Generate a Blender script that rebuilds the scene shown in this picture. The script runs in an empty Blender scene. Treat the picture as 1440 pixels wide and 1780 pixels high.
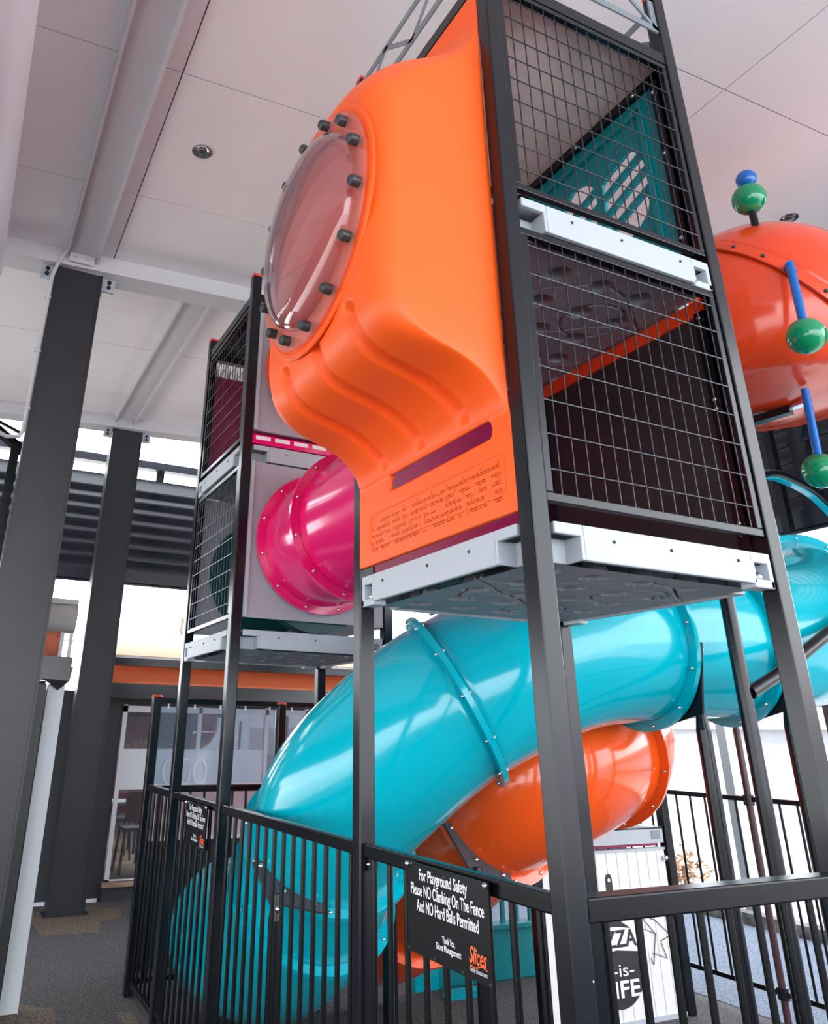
import bpy, bmesh, math, random
from mathutils import Vector, Matrix
random.seed(7)
# All geometry is authored in "post units" (a tower post is 0.1 wide) and scaled to metres at the very end.
S = 0.65
G = 2.55           # camera height above the ground, in post units
sc = bpy.context.scene
col = sc.collection

# ------------------------------------------------------------------ camera, world, lights, exposure
CAMX, CAMY = -2.2254, -2.62
cd = bpy.data.cameras.new('camera'); cam = bpy.data.objects.new('camera', cd); col.objects.link(cam)
sc.camera = cam
cd.sensor_fit = 'VERTICAL'; cd.sensor_height = 36.0; cd.sensor_width = 36.0
cd.lens = 1321.1*36/1780
cd.shift_x = 137.3/1780; cd.shift_y = -179.4/1780
cd.clip_start = 0.02; cd.clip_end = 400
a, b, c = math.radians(64.7253), math.radians(23.1283), math.radians(0.8870)
fw = Vector((math.cos(a)*math.cos(b), math.sin(a)*math.cos(b), math.sin(b)))
r0 = Vector((math.sin(a), -math.cos(a), 0)); u0 = r0.cross(fw)
r1 = math.cos(c)*r0 + math.sin(c)*u0; u1 = -math.sin(c)*r0 + math.cos(c)*u0
cam.matrix_world = Matrix(((r1.x, u1.x, -fw.x, CAMX*S), (r1.y, u1.y, -fw.y, CAMY*S), (r1.z, u1.z, -fw.z, G*S), (0, 0, 0, 1)))

w = bpy.data.worlds.new('overcast_sky'); sc.world = w; w.use_nodes = True
wn = w.node_tree.nodes; wl = w.node_tree.links
bg = wn['Background']
tc = wn.new('ShaderNodeTexCoord'); mp = wn.new('ShaderNodeMapping'); mp.inputs['Scale'].default_value = (1, 1, 2.5)
nz = wn.new('ShaderNodeTexNoise'); nz.inputs['Scale'].default_value = 2.2; nz.inputs['Detail'].default_value = 4
cr = wn.new('ShaderNodeValToRGB')
cr.color_ramp.elements[0].position = 0.3; cr.color_ramp.elements[0].color = (0.78, 0.88, 1.0, 1)
cr.color_ramp.elements[1].position = 0.7; cr.color_ramp.elements[1].color = (1, 1, 1, 1)
wl.new(tc.outputs['Generated'], mp.inputs['Vector']); wl.new(mp.outputs[0], nz.inputs['Vector'])
wl.new(nz.outputs['Fac'], cr.inputs['Fac']); wl.new(cr.outputs['Color'], bg.inputs['Color'])
bg.inputs['Strength'].default_value = 6.2
sun = bpy.data.lights.new('hazy_sun', 'SUN'); sun.energy = 5.0; sun.angle = math.radians(12); sun.color = (1.0, 0.97, 0.92)
so = bpy.data.objects.new('hazy_sun', sun); col.objects.link(so)
so.rotation_euler = (math.radians(46), 0, math.radians(-62))
vs = sc.view_settings
sc.display_settings.display_device = 'sRGB'
vs.view_transform = 'Standard'; vs.look = 'None'; vs.gamma = 1.0; vs.exposure = 0.0; vs.use_curve_mapping = False

# ------------------------------------------------------------------ materials
def mat(name, rgb, rough=0.5, metal=0.0, coat=0.0, noise=None, bump=None, spec=0.5, trans=0.0):
    m = bpy.data.materials.new(name); m.use_nodes = True
    n = m.node_tree.nodes; l = m.node_tree.links; p = n['Principled BSDF']
    p.inputs['Base Color'].default_value = (*rgb, 1); p.inputs['Roughness'].default_value = rough
    p.inputs['Metallic'].default_value = metal; p.inputs['Coat Weight'].default_value = coat
    p.inputs['Coat Roughness'].default_value = 0.06
    p.inputs['Specular IOR Level'].default_value = spec
    t = n.new('ShaderNodeTexCoord')
    if noise:                       # (scale, amount)
        x = n.new('ShaderNodeTexNoise'); x.inputs['Scale'].default_value = noise[0]; x.inputs['Detail'].default_value = 5
        r = n.new('ShaderNodeValToRGB'); k = noise[1]
        r.color_ramp.elements[0].position = 0.35; r.color_ramp.elements[1].position = 0.65
        r.color_ramp.elements[0].color = tuple(v*(1-k) for v in rgb)+(1,)
        r.color_ramp.elements[1].color = tuple(min(1, v*(1+k)) for v in rgb)+(1,)
        l.new(t.outputs['Object'], x.inputs['Vector']); l.new(x.outputs['Fac'], r.inputs['Fac']); l.new(r.outputs['Color'], p.inputs['Base Color'])
    if bump:
        x = n.new('ShaderNodeTexNoise'); x.inputs['Scale'].default_value = bump[0]; x.inputs['Detail'].default_value = 3
        bm_ = n.new('ShaderNodeBump'); bm_.inputs['Strength'].default_value = bump[1]; bm_.inputs['Distance'].default_value = 0.01
        l.new(t.outputs['Object'], x.inputs['Vector']); l.new(x.outputs['Fac'], bm_.inputs['Height']); l.new(bm_.outputs[0], p.inputs['Normal'])
    return m
def glass(name, tint, dens=0.35, milk=(0.8, 0.8, 0.8), milkf=0.1, rough=0.03, gl=0.5):
    m = bpy.data.materials.new(name); m.use_nodes = True
    n = m.node_tree.nodes; l = m.node_tree.links; n.remove(n['Principled BSDF'])
    out = n['Material Output']
    tr = n.new('ShaderNodeBsdfTransparent'); tr.inputs[0].default_value = (*tint, 1)
    di = n.new('ShaderNodeBsdfDiffuse'); di.inputs[0].default_value = (*milk, 1)
    g = n.new('ShaderNodeBsdfGlossy'); g.inputs['Roughness'].default_value = rough
    fr = n.new('ShaderNodeFresnel'); fr.inputs[0].default_value = 1.5
    m1 = n.new('ShaderNodeMixShader'); m1.inputs[0].default_value = milkf
    m2 = n.new('ShaderNodeMixShader')
    mu = n.new('ShaderNodeMath'); mu.operation = 'MULTIPLY_ADD'; mu.inputs[1].default_value = gl*2; mu.inputs[2].default_value = 0.02
    l.new(fr.outputs[0], mu.inputs[0]); l.new(tr.outputs[0], m1.inputs[1]); l.new(di.outputs[0], m1.inputs[2])
    l.new(mu.outputs[0], m2.inputs[0]); l.new(m1.outputs[0], m2.inputs[1]); l.new(g.outputs[0], m2.inputs[2]); l.new(m2.outputs[0], out.inputs[0])
    return m
BLACK = mat('black_powder_coat', (0.004, 0.005, 0.009), 0.24, spec=0.40)
FENCEBLK = mat('black_fence_paint', (0.003, 0.0035, 0.005), 0.25, spec=0.25)
COLUMN = mat('charcoal_column_paint', (0.018, 0.019, 0.025), 0.42, noise=(3, 0.12))
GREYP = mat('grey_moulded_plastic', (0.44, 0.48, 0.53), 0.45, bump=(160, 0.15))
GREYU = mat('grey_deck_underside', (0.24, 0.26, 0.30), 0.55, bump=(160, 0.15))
LILAC = mat('grey_lilac_panel_plastic', (0.40, 0.385, 0.44), 0.5, bump=(150, 0.12))
ROOFP = mat('grey_roof_sheet', (0.80, 0.76, 0.74), 0.7, noise=(5, 0.12))
ORANGE = mat('orange_moulded_plastic', (1.0, 0.118, 0.011), 0.42, spec=0.4, bump=(200, 0.08))
ORANGEG = mat('glossy_orange_plastic', (0.92, 0.10, 0.010), 0.14, spec=0.5, coat=0.3)
REDOR = mat('glossy_red_orange_plastic', (0.85, 0.062, 0.012), 0.18, spec=0.5, coat=0.3)
TEAL = mat('glossy_turquoise_plastic', (0.0, 0.43, 0.54), 0.13, spec=0.5, coat=0.3, noise=(0.8, 0.05))
TEALD = mat('teal_panel_plastic', (0.0, 0.16, 0.20), 0.4)
GREEND = mat('dark_green_plastic', (0.0, 0.055, 0.06), 0.4)
PINK = mat('glossy_pink_plastic', (0.84, 0.008, 0.16), 0.17, spec=0.5, coat=0.3)
CRIM = mat('crimson_plastic', (0.36, 0.006, 0.075), 0.4)
BLUEP = mat('blue_plastic', (0.0, 0.13, 0.50), 0.25, coat=0.3)
GREENB = mat('glossy_green_plastic', (0.0, 0.27, 0.11), 0.12, coat=0.5)
REDCAP = mat('red_plastic_cap', (0.72, 0.05, 0.03), 0.4)
STEEL = mat('bright_steel', (0.75, 0.75, 0.77), 0.22, 1.0)
RUBCAP = mat('dark_bolt_cap_plastic', (0.035, 0.04, 0.042), 0.35)
BROWNB = mat('dark_brown_panel_plastic', (0.026, 0.021, 0.023), 0.6, bump=(60, 0.2))
CEIL = mat('white_ceiling_panel', (0.86, 0.825, 0.84), 0.6, noise=(1.5, 0.02))
SEAM = mat('panel_seam', (0.28, 0.26, 0.27), 0.8)
BEAM = mat('pale_grey_steel_paint', (0.60, 0.59, 0.62), 0.5)
PIPE = mat('white_pipe_paint', (0.78, 0.75, 0.80), 0.4)
LOUV = mat('charcoal_louvre', (0.02, 0.024, 0.034), 0.3, spec=0.5)
CREAM = mat('cream_awning_cloth', (0.62, 0.42, 0.25), 0.8)
AWN = mat('orange_awning_cloth', (0.85, 0.20, 0.08), 0.75)
VINYL = mat('black_vinyl', (0.012, 0.012, 0.014), 0.25)
GVINYL = mat('grey_canvas', (0.42, 0.40, 0.39), 0.8, noise=(6, 0.15), bump=(8, 0.6))
BRICKR = mat('brick_red', (0.50, 0.13, 0.07), 0.8, noise=(8, 0.3))
WHITEP = mat('white_painted_wall', (0.62, 0.64, 0.70), 0.7, noise=(0.7, 0.03))
SILVER = mat('silver_window_frame', (0.60, 0.61, 0.64), 0.4)
DARKW = mat('dark_wall_paint', (0.022, 0.022, 0.028), 0.6)
KICK = mat('dark_speckled_plinth', (0.030, 0.030, 0.033), 0.7, noise=(90, 0.5))
CHAIRR = mat('dark_red_chair', (0.17, 0.012, 0.015), 0.4)
TABLE = mat('pale_table_top', (0.6, 0.62, 0.65), 0.3)
WHITET = mat('white_print', (0.9, 0.9, 0.9), 0.5)
ORT = mat('orange_print', (0.95, 0.13, 0.03), 0.5)
SIGNB = mat('black_sign_sheet', (0.006, 0.006, 0.007), 0.22)
PRB = mat('black_print', (0.02, 0.02, 0.025), 0.5)
YEL = mat('yellow_plastic', (0.85, 0.45, 0.02), 0.4)
PALEP = mat('pale_pink_board', (0.80, 0.55, 0.62), 0.5, noise=(2, 0.05))
KERB = mat('mossy_concrete_kerb', (0.16, 0.16, 0.14), 0.9, noise=(9, 0.5), bump=(20, 0.6))
GRAV = mat('pale_gravel', (0.60, 0.57, 0.53), 0.9, noise=(12, 0.3), bump=(40, 0.8))
TILE = mat('weathered_roof_tiles', (0.20, 0.13, 0.115), 0.8, noise=(9, 0.35))
LEAFM = mat('olive_leaf', (0.22, 0.22, 0.12), 0.6, noise=(5, 0.3))
BARK = mat('bark', (0.2, 0.15, 0.11), 0.9)
GLASSD = glass('window_glass', (0.75, 0.8, 0.85), milkf=0.04)
PVC = glass('clear_pvc_screen', (0.80, 0.84, 0.90), milk=(0.55, 0.62, 0.72), milkf=0.13, rough=0.12, gl=0.35)
DOME = glass('clear_dome_plastic', (0.70, 0.52, 0.62), milk=(0.55, 0.38, 0.44), milkf=0.22, rough=0.02, gl=0.8)
RIMC = glass('clear_dome_rim', (0.98, 0.90, 0.90), milk=(0.95, 0.6, 0.55), milkf=0.12, rough=0.2, gl=0.15)
FROST = mat('frosted_film', (0.62, 0.64, 0.67), 0.5)

def rubber(name, dark, mid, patch):
    m = bpy.data.materials.new(name); m.use_nodes = True
    n = m.node_tree.nodes; l = m.node_tree.links; p = n['Principled BSDF']; p.inputs['Roughness'].default_value = 0.85
    t = n.new('ShaderNodeTexCoord')
    f = n.new('ShaderNodeTexNoise'); f.inputs['Scale'].default_value = 70; f.inputs['Detail'].default_value = 4
    r = n.new('ShaderNodeValToRGB'); r.color_ramp.elements[0].position = 0.38; r.color_ramp.elements[1].position = 0.68
    r.color_ramp.elements[0].color = (*dark, 1); r.color_ramp.elements[1].color = (*mid, 1)
    l.new(t.outputs['Object'], f.inputs['Vector']); l.new(f.outputs['Fac'], r.inputs['Fac'])
    bp = n.new('ShaderNodeBump'); bp.inputs['Strength'].default_value = 0.5; bp.inputs['Distance'].default_value = 0.004
    l.new(f.outputs['Fac'], bp.inputs['Height']); l.new(bp.outputs[0], p.inputs['Normal']); l.new(r.outputs['Color'], p.inputs['Base Color'])
    return m
FLOORM = rubber('charcoal_rubber_paving', (0.022, 0.021, 0.023), (0.12, 0.11, 0.112), None)
PATCHM = rubber('brown_rubber_paving', (0.05, 0.035, 0.025), (0.22, 0.17, 0.13), None)
BLUEG = rubber('blue_grey_rubber_paving', (0.07, 0.09, 0.13), (0.20, 0.24, 0.31), None)

# plank texture for the pizza panel
def planks():
    m = bpy.data.materials.new('white_plank_print'); m.use_nodes = True
    n = m.node_tree.nodes; l = m.node_tree.links; p = n['Principled BSDF']; p.inputs['Roughness'].default_value = 0.5
    t = n.new('ShaderNodeTexCoord'); mpn = n.new('ShaderNodeMapping'); mpn.inputs['Scale'].default_value = (1, 1, 0.12)
    bk = n.new('ShaderNodeTexWave'); bk.wave_type = 'BANDS'; bk.bands_direction = 'X'; bk.inputs['Scale'].default_value = 3.4; bk.inputs['Distortion'].default_value = 0.6
    r = n.new('ShaderNodeValToRGB'); r.color_ramp.elements[0].position = 0.0; r.color_ramp.elements[0].color = (0.42, 0.38, 0.34, 1)
    r.color_ramp.elements[1].position = 0.025; r.color_ramp.elements[1].color = (0.80, 0.78, 0.76, 1)
    l.new(t.outputs['Object'], mpn.inputs['Vector']); l.new(mpn.outputs[0], bk.inputs['Vector']); l.new(bk.outputs['Fac'], r.inputs['Fac']); l.new(r.outputs['Color'], p.inputs['Base Color'])
    return m
PLANK = planks()

# ------------------------------------------------------------------ helpers
def tag(o, label=None, cat=None, group=None, kind=None):
    if label: o['label'] = label
    if cat: o['category'] = cat
    if group: o['group'] = group
    if kind: o['kind'] = kind
    return o
def empty(name, label, cat, loc=(0, 0, 0), group=None):
    o = bpy.data.objects.new(name, None); o.empty_display_size = 0.05; col.objects.link(o)
    o.location = loc
    return tag(o, label, cat, group)
class MB:
    def __init__(s): s.v = []; s.f = []
    def add(s, vs_, fs):
        k = len(s.v); s.v += [tuple(v) for v in vs_]; s.f += [tuple(i+k for i in f) for f in fs]; return s
    def box(s, x0, x1, y0, y1, z0, z1):
        x0, x1 = min(x0, x1), max(x0, x1); y0, y1 = min(y0, y1), max(y0, y1); z0, z1 = min(z0, z1), max(z0, z1)
        return s.add([(x, y, z) for x in (x0, x1) for y in (y0, y1) for z in (z0, z1)],
                     [(0, 1, 3, 2), (4, 6, 7, 5), (0, 4, 5, 1), (2, 3, 7, 6), (0, 2, 6, 4), (1, 5, 7, 3)])
    def bar(s, p, q, wd, ht, up=(0, 0, 1)):   # rectangular bar from p to q
        p, q = Vector(p), Vector(q); d = (q-p).normalized(); u = Vector(up)
        sd = d.cross(u)
        if sd.length < 1e-4: sd = d.cross(Vector((1, 0, 0)))
        sd.normalize(); u = sd.cross(d).normalized()
        vs_ = [e + sd*(i*wd/2) + u*(j*ht/2) for e in (p, q) for i, j in ((-1, -1), (1, -1), (1, 1), (-1, 1))]
        return s.add(vs_, [(0, 1, 2, 3), (4, 7, 6, 5), (0, 4, 5, 1), (1, 5, 6, 2), (2, 6, 7, 3), (3, 7, 4, 0)])
    def cyl(s, p, q, r, n=12, r2=None, caps=True):
        p, q = Vector(p), Vector(q); d = (q-p).normalized(); r2 = r if r2 is None else r2
        a_ = d.orthogonal().normalized(); b_ = d.cross(a_)
        vs_ = [p + (a_*math.cos(t)+b_*math.sin(t))*r for t in [2*math.pi*i/n for i in range(n)]]
        vs_ += [q + (a_*math.cos(t)+b_*math.sin(t))*r2 for t in [2*math.pi*i/n for i in range(n)]]
        fs = [(i, (i+1) % n, n+(i+1) % n, n+i) for i in range(n)]
        if caps: fs += [tuple(range(n-1, -1, -1)), tuple(range(n, 2*n))]
        return s.add(vs_, fs)
    def path(s, pts, r, n=8):
        pts = [Vector(p) for p in pts]
        d = (pts[1]-pts[0]).normalized(); a_ = d.orthogonal().normalized(); rings = []
        for i, p in enumerate(pts):
            d = (pts[min(i+1, len(pts)-1)]-pts[max(i-1, 0)]).normalized()
            a_ = (a_ - d*a_.dot(d)).normalized(); b_ = d.cross(a_)
            rings.append([p+(a_*math.cos(t)+b_*math.sin(t))*r for t in [2*math.pi*j/n for j in range(n)]])
        vs_ = [v for rg in rings for v in rg]; fs = []
        for i in range(len(pts)-1):
            for j in range(n): fs.append((i*n+j, i*n+(j+1) % n, (i+1)*n+(j+1) % n, (i+1)*n+j))
        fs += [tuple(range(n-1, -1, -1)), tuple(range(len(vs_)-n, len(vs_)))]
        return s.add(vs_, fs)
    def sphere(s, c_, r, n=16, m=10, sq=(1, 1, 1)):
        c_ = Vector(c_); vs_ = [c_+Vector((0, 0, r*sq[2]))]
        for i in range(1, m):
            t = math.pi*i/m
            for j in range(n):
                p = 2*math.pi*j/n; vs_.append(c_+Vector((r*sq[0]*math.sin(t)*math.cos(p), r*sq[1]*math.sin(t)*math.sin(p), r*sq[2]*math.cos(t))))
        vs_.append(c_-Vector((0, 0, r*sq[2]))); L = len(vs_)-1
        fs = [(0, 1+j, 1+(j+1) % n) for j in range(n)]
        for i in range(m-2):
            for j in range(n): fs.append((1+i*n+j, 1+(i+1)*n+j, 1+(i+1)*n+(j+1) % n, 1+i*n+(j+1) % n))
        fs += [(L, 1+(m-2)*n+(j+1) % n, 1+(m-2)*n+j) for j in range(n)]
        return s.add(vs_, fs)
    def prism(s, poly, fn, d0, d1):           # poly: 2-D outline, fn(u, v, d) -> point
        n = len(poly)
        return s.add([fn(u, v, d0) for u, v in poly]+[fn(u, v, d1) for u, v in poly],
                     [tuple(range(n)), tuple(range(2*n-1, n-1, -1))]+[(i, i+n, (i+1) % n+n, (i+1) % n) for i in range(n)])
    def build(s, name, material, parent=None, smooth=False, bevel=0, sol=0, base=None):
        me = bpy.data.meshes.new(name); me.from_pydata(s.v, [], s.f); me.update()
        bm_ = bmesh.new(); bm_.from_mesh(me); bmesh.ops.recalc_face_normals(bm_, faces=bm_.faces); bm_.to_mesh(me); bm_.free()
        me.materials.append(material)
        if smooth:
            me.polygons.foreach_set('use_smooth', [True]*len(me.polygons))
            try: me.set_sharp_from_angle(angle=math.radians(40))
            except Exception: pass
        o = bpy.data.objects.new(name, me); col.objects.link(o)
        org = Vector(parent_world(parent)) if parent is not None else Vector((0, 0, 0))
        if parent is not None:
            o.parent = parent; me.transform(Matrix.Translation(-org))
        elif base is None:
            xs = [v[0] for v in s.v]; ys = [v[1] for v in s.v]; zs = [v[2] for v in s.v]
            c_ = Vector(((min(xs)+max(xs))/2, (min(ys)+max(ys))/2, min(zs))); me.transform(Matrix.Translation(-c_)); o.location = c_
        if bevel:
            m = o.modifiers.new('bevel', 'BEVEL'); m.width = bevel*S; m.segments = 2; m.limit_method = 'ANGLE'; m.angle_limit = math.radians(50)
        if sol:
            m = o.modifiers.new('thickness', 'SOLIDIFY'); m.thickness = sol*S; m.offset = -1
        return o
def parent_world(p):
    v = Vector((0, 0, 0))
    while p is not None: v += p.location; p = p.parent
    return v
def struct(o, label=None): o['kind'] = 'structure'; return o
def dup(o, loc, parent):
    c_ = o.copy(); col.objects.link(c_); c_.parent = parent; c_.location = Vector(loc)-parent_world(parent); return c_
Z = lambda z: z + G        # heights measured from the eye
# a shared round-head bolt mesh, origin at its centre
_bolt = {}
def bolt(parent, p, r=0.018, material=None, name='bolt'):
    material = material or STEEL; k = (round(r, 4), material.name, name)
    if k not in _bolt:
        m = MB().sphere((0, 0, 0), r, 10, 6); me = bpy.data.meshes.new(name); me.from_pydata(m.v, [], m.f)
        me.materials.append(material); me.polygons.foreach_set('use_smooth', [True]*len(me.polygons)); _bolt[k] = me
    o = bpy.data.objects.new(name, _bolt[k]); col.objects.link(o); o.parent = parent
    o.location = Vector(p)-parent_world(parent); return o
def text(name, body, p, right, up, h, material, parent, width=None, bold=0.0, shear=0.0, depth=0.002, align='CENTER'):
    cu = bpy.data.curves.new(name, 'FONT'); cu.body = body; cu.size = 1.0; cu.align_x = align; cu.align_y = 'CENTER'
    cu.offset = bold; cu.shear = shear; cu.extrude = 0.0
    tmp = bpy.data.objects.new(name, cu); col.objects.link(tmp)
    dg = bpy.context.evaluated_depsgraph_get(); me = bpy.data.meshes.new_from_object(tmp.evaluated_get(dg))
    bpy.data.objects.remove(tmp)
    xs = [v.co.x for v in me.vertices]; ys = [v.co.y for v in me.vertices]
    sx = (width/(max(xs)-min(xs))) if width else h
    cx_ = (max(xs)+min(xs))/2 if align == 'CENTER' else min(xs)
    r_, u_ = Vector(right).normalized(), Vector(up).normalized(); nn = r_.cross(u_)
    org = parent_world(parent)
    for v in me.vertices:
        q = Vector(p) + r_*((v.co.x-cx_)*sx) + u_*(v.co.y*h) + nn*0.0; v.co = q-org
    me.materials.clear(); me.materials.append(material)
    o = bpy.data.objects.new(name, me); col.objects.link(o); o.parent = parent; return o
def catmull(P, n=10):
    P = [Vector(p) for p in P]; Q = [2*P[0]-P[1]]+P+[2*P[-1]-P[-2]]; out = []
    for i in range(1, len(Q)-2):
        for k in range(n):
            t = k/n; p0, p1, p2, p3 = Q[i-1:i+3]
            out.append(0.5*((2*p1)+(-p0+p2)*t+(2*p0-5*p1+4*p2-p3)*t*t+(-p0+3*p1-3*p2+p3)*t**3))
    out.append(P[-1]); return out

# ------------------------------------------------------------------ the setting: ground, ceiling, walls
struct(MB().box(-10, 9.2, -14, 14.5, -0.15, 0).build('floor', FLOORM))
o = struct(MB().box(5.75, 9.19, -12, 14.4, 0.0, 0.006).build('trim_1', BLUEG))
o = struct(MB().box(9.2, 60, -40, 60, -0.2, -0.02).build('floor', GRAV))
struct(MB().box(-60, 9.2, 14.5, 60, -0.2, -0.02).build('floor', GRAV))
struct(MB().box(-60, 9.2, -40, -14, -0.2, -0.02).build('floor', mat('pale_concrete', (0.6, 0.6, 0.6), 0.8, noise=(4, 0.08))))
struct(MB().box(-60, -10, -14, 14.5, -0.2, -0.02).build('floor', GRAV))
K = 0.048
def cz(x, z=5.42): return Z(z + K*x)
# ceiling of large sheets with open seams over a dark backing
m = MB(); gx = [-10.62, -5.98, -1.34, 3.30, 7.94, 8.4]; gy = [-14.4+1.85*i for i in range(0, 15)]
yo = 0.27
cp = MB()
for i in range(len(gx)-1):
    for j in range(len(gy)-1):
        x0, x1, y0, y1 = gx[i]+.006, gx[i+1]-.006, gy[j]+yo+.006, gy[j+1]+yo-.006
        cp.add([(x0, y0, cz(x0)), (x1, y0, cz(x1)), (x1, y1, cz(x1)), (x0, y1, cz(x0)), (x0, y0, cz(x0)+.05), (x1, y0, cz(x1)+.05), (x1, y1, cz(x1)+.05), (x0, y1, cz(x0)+.05)],
               [(0, 3, 2, 1), (4, 5, 6, 7), (0, 1, 5, 4), (1, 2, 6, 5), (2, 3, 7, 6), (3, 0, 4, 7)])
struct(cp.build('ceiling', CEIL))
x0, x1 = gx[0], gx[-1]; y0, y1 = gy[0]+yo, gy[-1]+yo
struct(MB().add([(x, y, cz(x)+d) for x in (x0, x1) for y in (y0, y1) for d in (.052, .3)],
         [(0, 1, 3, 2), (4, 6, 7, 5), (0, 4, 5, 1), (2, 3, 7, 6), (0, 2, 6, 4), (1, 5, 7, 3)]).build('ceiling', SEAM))
struct(MB().box(-9.6, -9.4, -14, 14.5, Z(1.6), Z(4.9)).build('wall_left_light_blocker', DARKW))  # unseen hanging slab, added to block high light from the left
# cross beams (along X) and channel beams (along Y)
def xbeam(y, zlow):
    m = MB()
    for x in [-10+2*i for i in range(9)]:
        xa, xb = x, x+2
        m.add([(xx, yy, zz+K*xx+G) for xx in (xa, xb) for yy, zz in ((y, zlow), (y, 5.418), (y+.12, zlow), (y+.12, 5.418))],
              [(0, 1, 3, 2), (4, 6, 7, 5), (0, 4, 5, 1), (2, 3, 7, 6), (0, 2, 6, 4), (1, 5, 7, 3)])
        m.add([(xx, yy, zz+K*xx+G) for xx in (xa, xb) for yy, zz in ((y-.0, zlow-.02), (y-.0, zlow), (y+.34, zlow-.02), (y+.34, zlow))],
              [(0, 1, 3, 2), (4, 6, 7, 5), (0, 4, 5, 1), (2, 3, 7, 6), (0, 2, 6, 4), (1, 5, 7, 3)])
    return m.build('roof_cross_beam', BEAM)
tag(xbeam(5.72, 5.22), 'long pale grey roof beam running across the ceiling over the nearer dark column', 'beam')
tag(xbeam(11.0, 5.22), 'pale grey roof beam farther back, over the second dark column', 'beam')
def ybeam(xa, xb, ya, yb):
    m = MB(); za, zb = cz(xa, 5.415), cz(xb, 5.415)
    zm = min(za, zb)
    m.box(xa, xb, ya, yb, zm-.05, zm); m.box(xa-.012, xa+.02, ya, yb, zm-.12, zm); m.box(xb-.02, xb+.012, ya, yb, zm-.12, zm)
    t = empty('channel_beam', '', 'beam', ((xa+xb)/2, yb, zm-.12))
    m.build('channel', BEAM, t)
    p = MB().box(xa+.04, xb-.04, yb-.02, yb, zm-.17, zm-.05); p = p.build('end_plate', BEAM, t)
    for dx in (.1, .24): bolt(p, (xa+dx, yb-.03, zm-.11), .018, BEAM)
    return t
t = ybeam(-1.89, -1.52, -12, 5.7); t['label'] = 'white channel beam on the ceiling leading towards the nearer dark column'
t = ybeam(-.33, .05, 6.1, 11.0); t['label'] = 'white channel beam on the ceiling between the two dark columns'
pm = MB(); pm.cyl((-2.93, -8, Z(4.82)), (-2.93, 5.68, Z(4.82)), .40, 40)
tag(pm.build('round_duct', PIPE, smooth=True), 'large round white duct under the ceiling at the left edge', 'duct')

# steel columns: I sections
def column(xc, y, wd, top, label):
    t = empty('steel_column', label, 'column', (xc, y, 0))
    m = MB(); m.box(xc-wd/2, xc+wd/2, y-.02, y+.02, 0, top)
    m.box(xc-wd/2, xc-wd/2+.03, y-.22, y+.22, 0, top) if False else None
    m.box(xc-wd/2-.012, xc-wd/2+.012, y-.035, y+.3, 0, top); m.box(xc+wd/2-.012, xc+wd/2+.012, y-.035, y+.3, 0, top)
    m.build('shaft', COLUMN, t)
    for sgn in (-1, 1):
        pl = MB().box(xc+sgn*(wd/2+.02), xc+sgn*(wd/2+.17), y+.02, y+.06, top-.17, top).build('fixing_plate', GREYP, t)
        for dz in (.05, .12): bolt(pl, (xc+sgn*(wd/2+.1), y, top-dz), .026, BLACK)
    MB().box(xc-wd/2-.06, xc+wd/2+.06, y-.06, y+.34, 0, .03).build('base_plate', COLUMN, t)
    return t
column(-1.70, 5.80, .52, Z(5.18+K*-1.7), 'tall dark charcoal steel column with a conduit on it, nearer of the two on the left')
column(-.05, 11.1, .52, Z(5.18), 'dark charcoal steel column farther back, behind the nearer one')
m = MB(); m.path([(-1.86, 5.55, Z(5.3)), (-1.96, 5.70, Z(5.1)), (-2.0, 5.72, Z(4.9)), (-2.0, 5.72, Z(2.95)), (-2.03, 5.72, Z(2.88)), (-2.15, 5.7, Z(2.85)), (-2.35, 5.6, Z(2.9))], .022, 8)
for z in (4.6, 3.9, 3.2): m.box(-2.04, -1.97, 5.69, 5.75, Z(z), Z(z)+.02)
tag(m.build('electrical_conduit', mat('pale_conduit', (.55, .53, .55), .4), smooth=True), 'thin pale electrical conduit clipped up the nearer dark column', 'conduit')
m = MB(); m.bar((-2.8, 6.2, Z(3.45)), (-1.8, 6.9, Z(3.02)), .09, .09); m.bar((-2.02, 6.72, 0), (-2.02, 6.72, Z(3.1)), .10, .10); m.bar((-2.5, 6.4, Z(3.35)), (-2.0, 6.75, Z(3.28)), .03, .03)
tag(m.build('steel_frame', FENCEBLK), 'slim dark steel post and rail frame behind the nearer column at the left edge', 'frame')

# louvre screens
def louvre(origin, du, n_u, z0, z1, pitch, out, label, posts, pofs=-.1):
    t = empty('louvre_screen', label, 'louvre screen', origin)
    o_ = Vector(origin); du = Vector(du).normalized(); out = Vector(out).normalized(); L = n_u
    m = MB(); z = z0+.25
    while z < z1-.02:
        a_ = o_+Vector((0, 0, z)); e_ = a_+du*L
        up = Vector((0, 0, 1))
        v = [a_, e_, e_+out*.13-up*pitch*1.25, a_+out*.13-up*pitch*1.25]
        v2 = [q+out*.02+up*.012 for q in v]
        m.add(v+v2, [(0, 1, 2, 3), (7, 6, 5, 4), (0, 4, 5, 1), (1, 5, 6, 2), (2, 6, 7, 3), (3, 7, 4, 0)])
        lip = v[3]; m.bar(lip+out*.02, v[2]+out*.02, .035, .03)
        z += pitch
    m.build('blades', LOUV, t)
    f = MB(); f.bar(o_+Vector((0, 0, z0+.1))+out*.08, o_+du*L+Vector((0, 0, z0+.1))+out*.08, .24, .22)
    f.bar(o_+Vector((0, 0, z1+.07))+out*.08, o_+du*L+Vector((0, 0, z1+.07))+out*.08, .2, .16)
    f.build('frame', LOUV, t)
    for p in posts:
        MB().bar(o_+du*p+out*pofs+Vector((0, 0, z0+.1)), o_+du*p+out*pofs+Vector((0, 0, z1)), .16, .16, up=du).build('post', LOUV, t)
    return t
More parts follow.
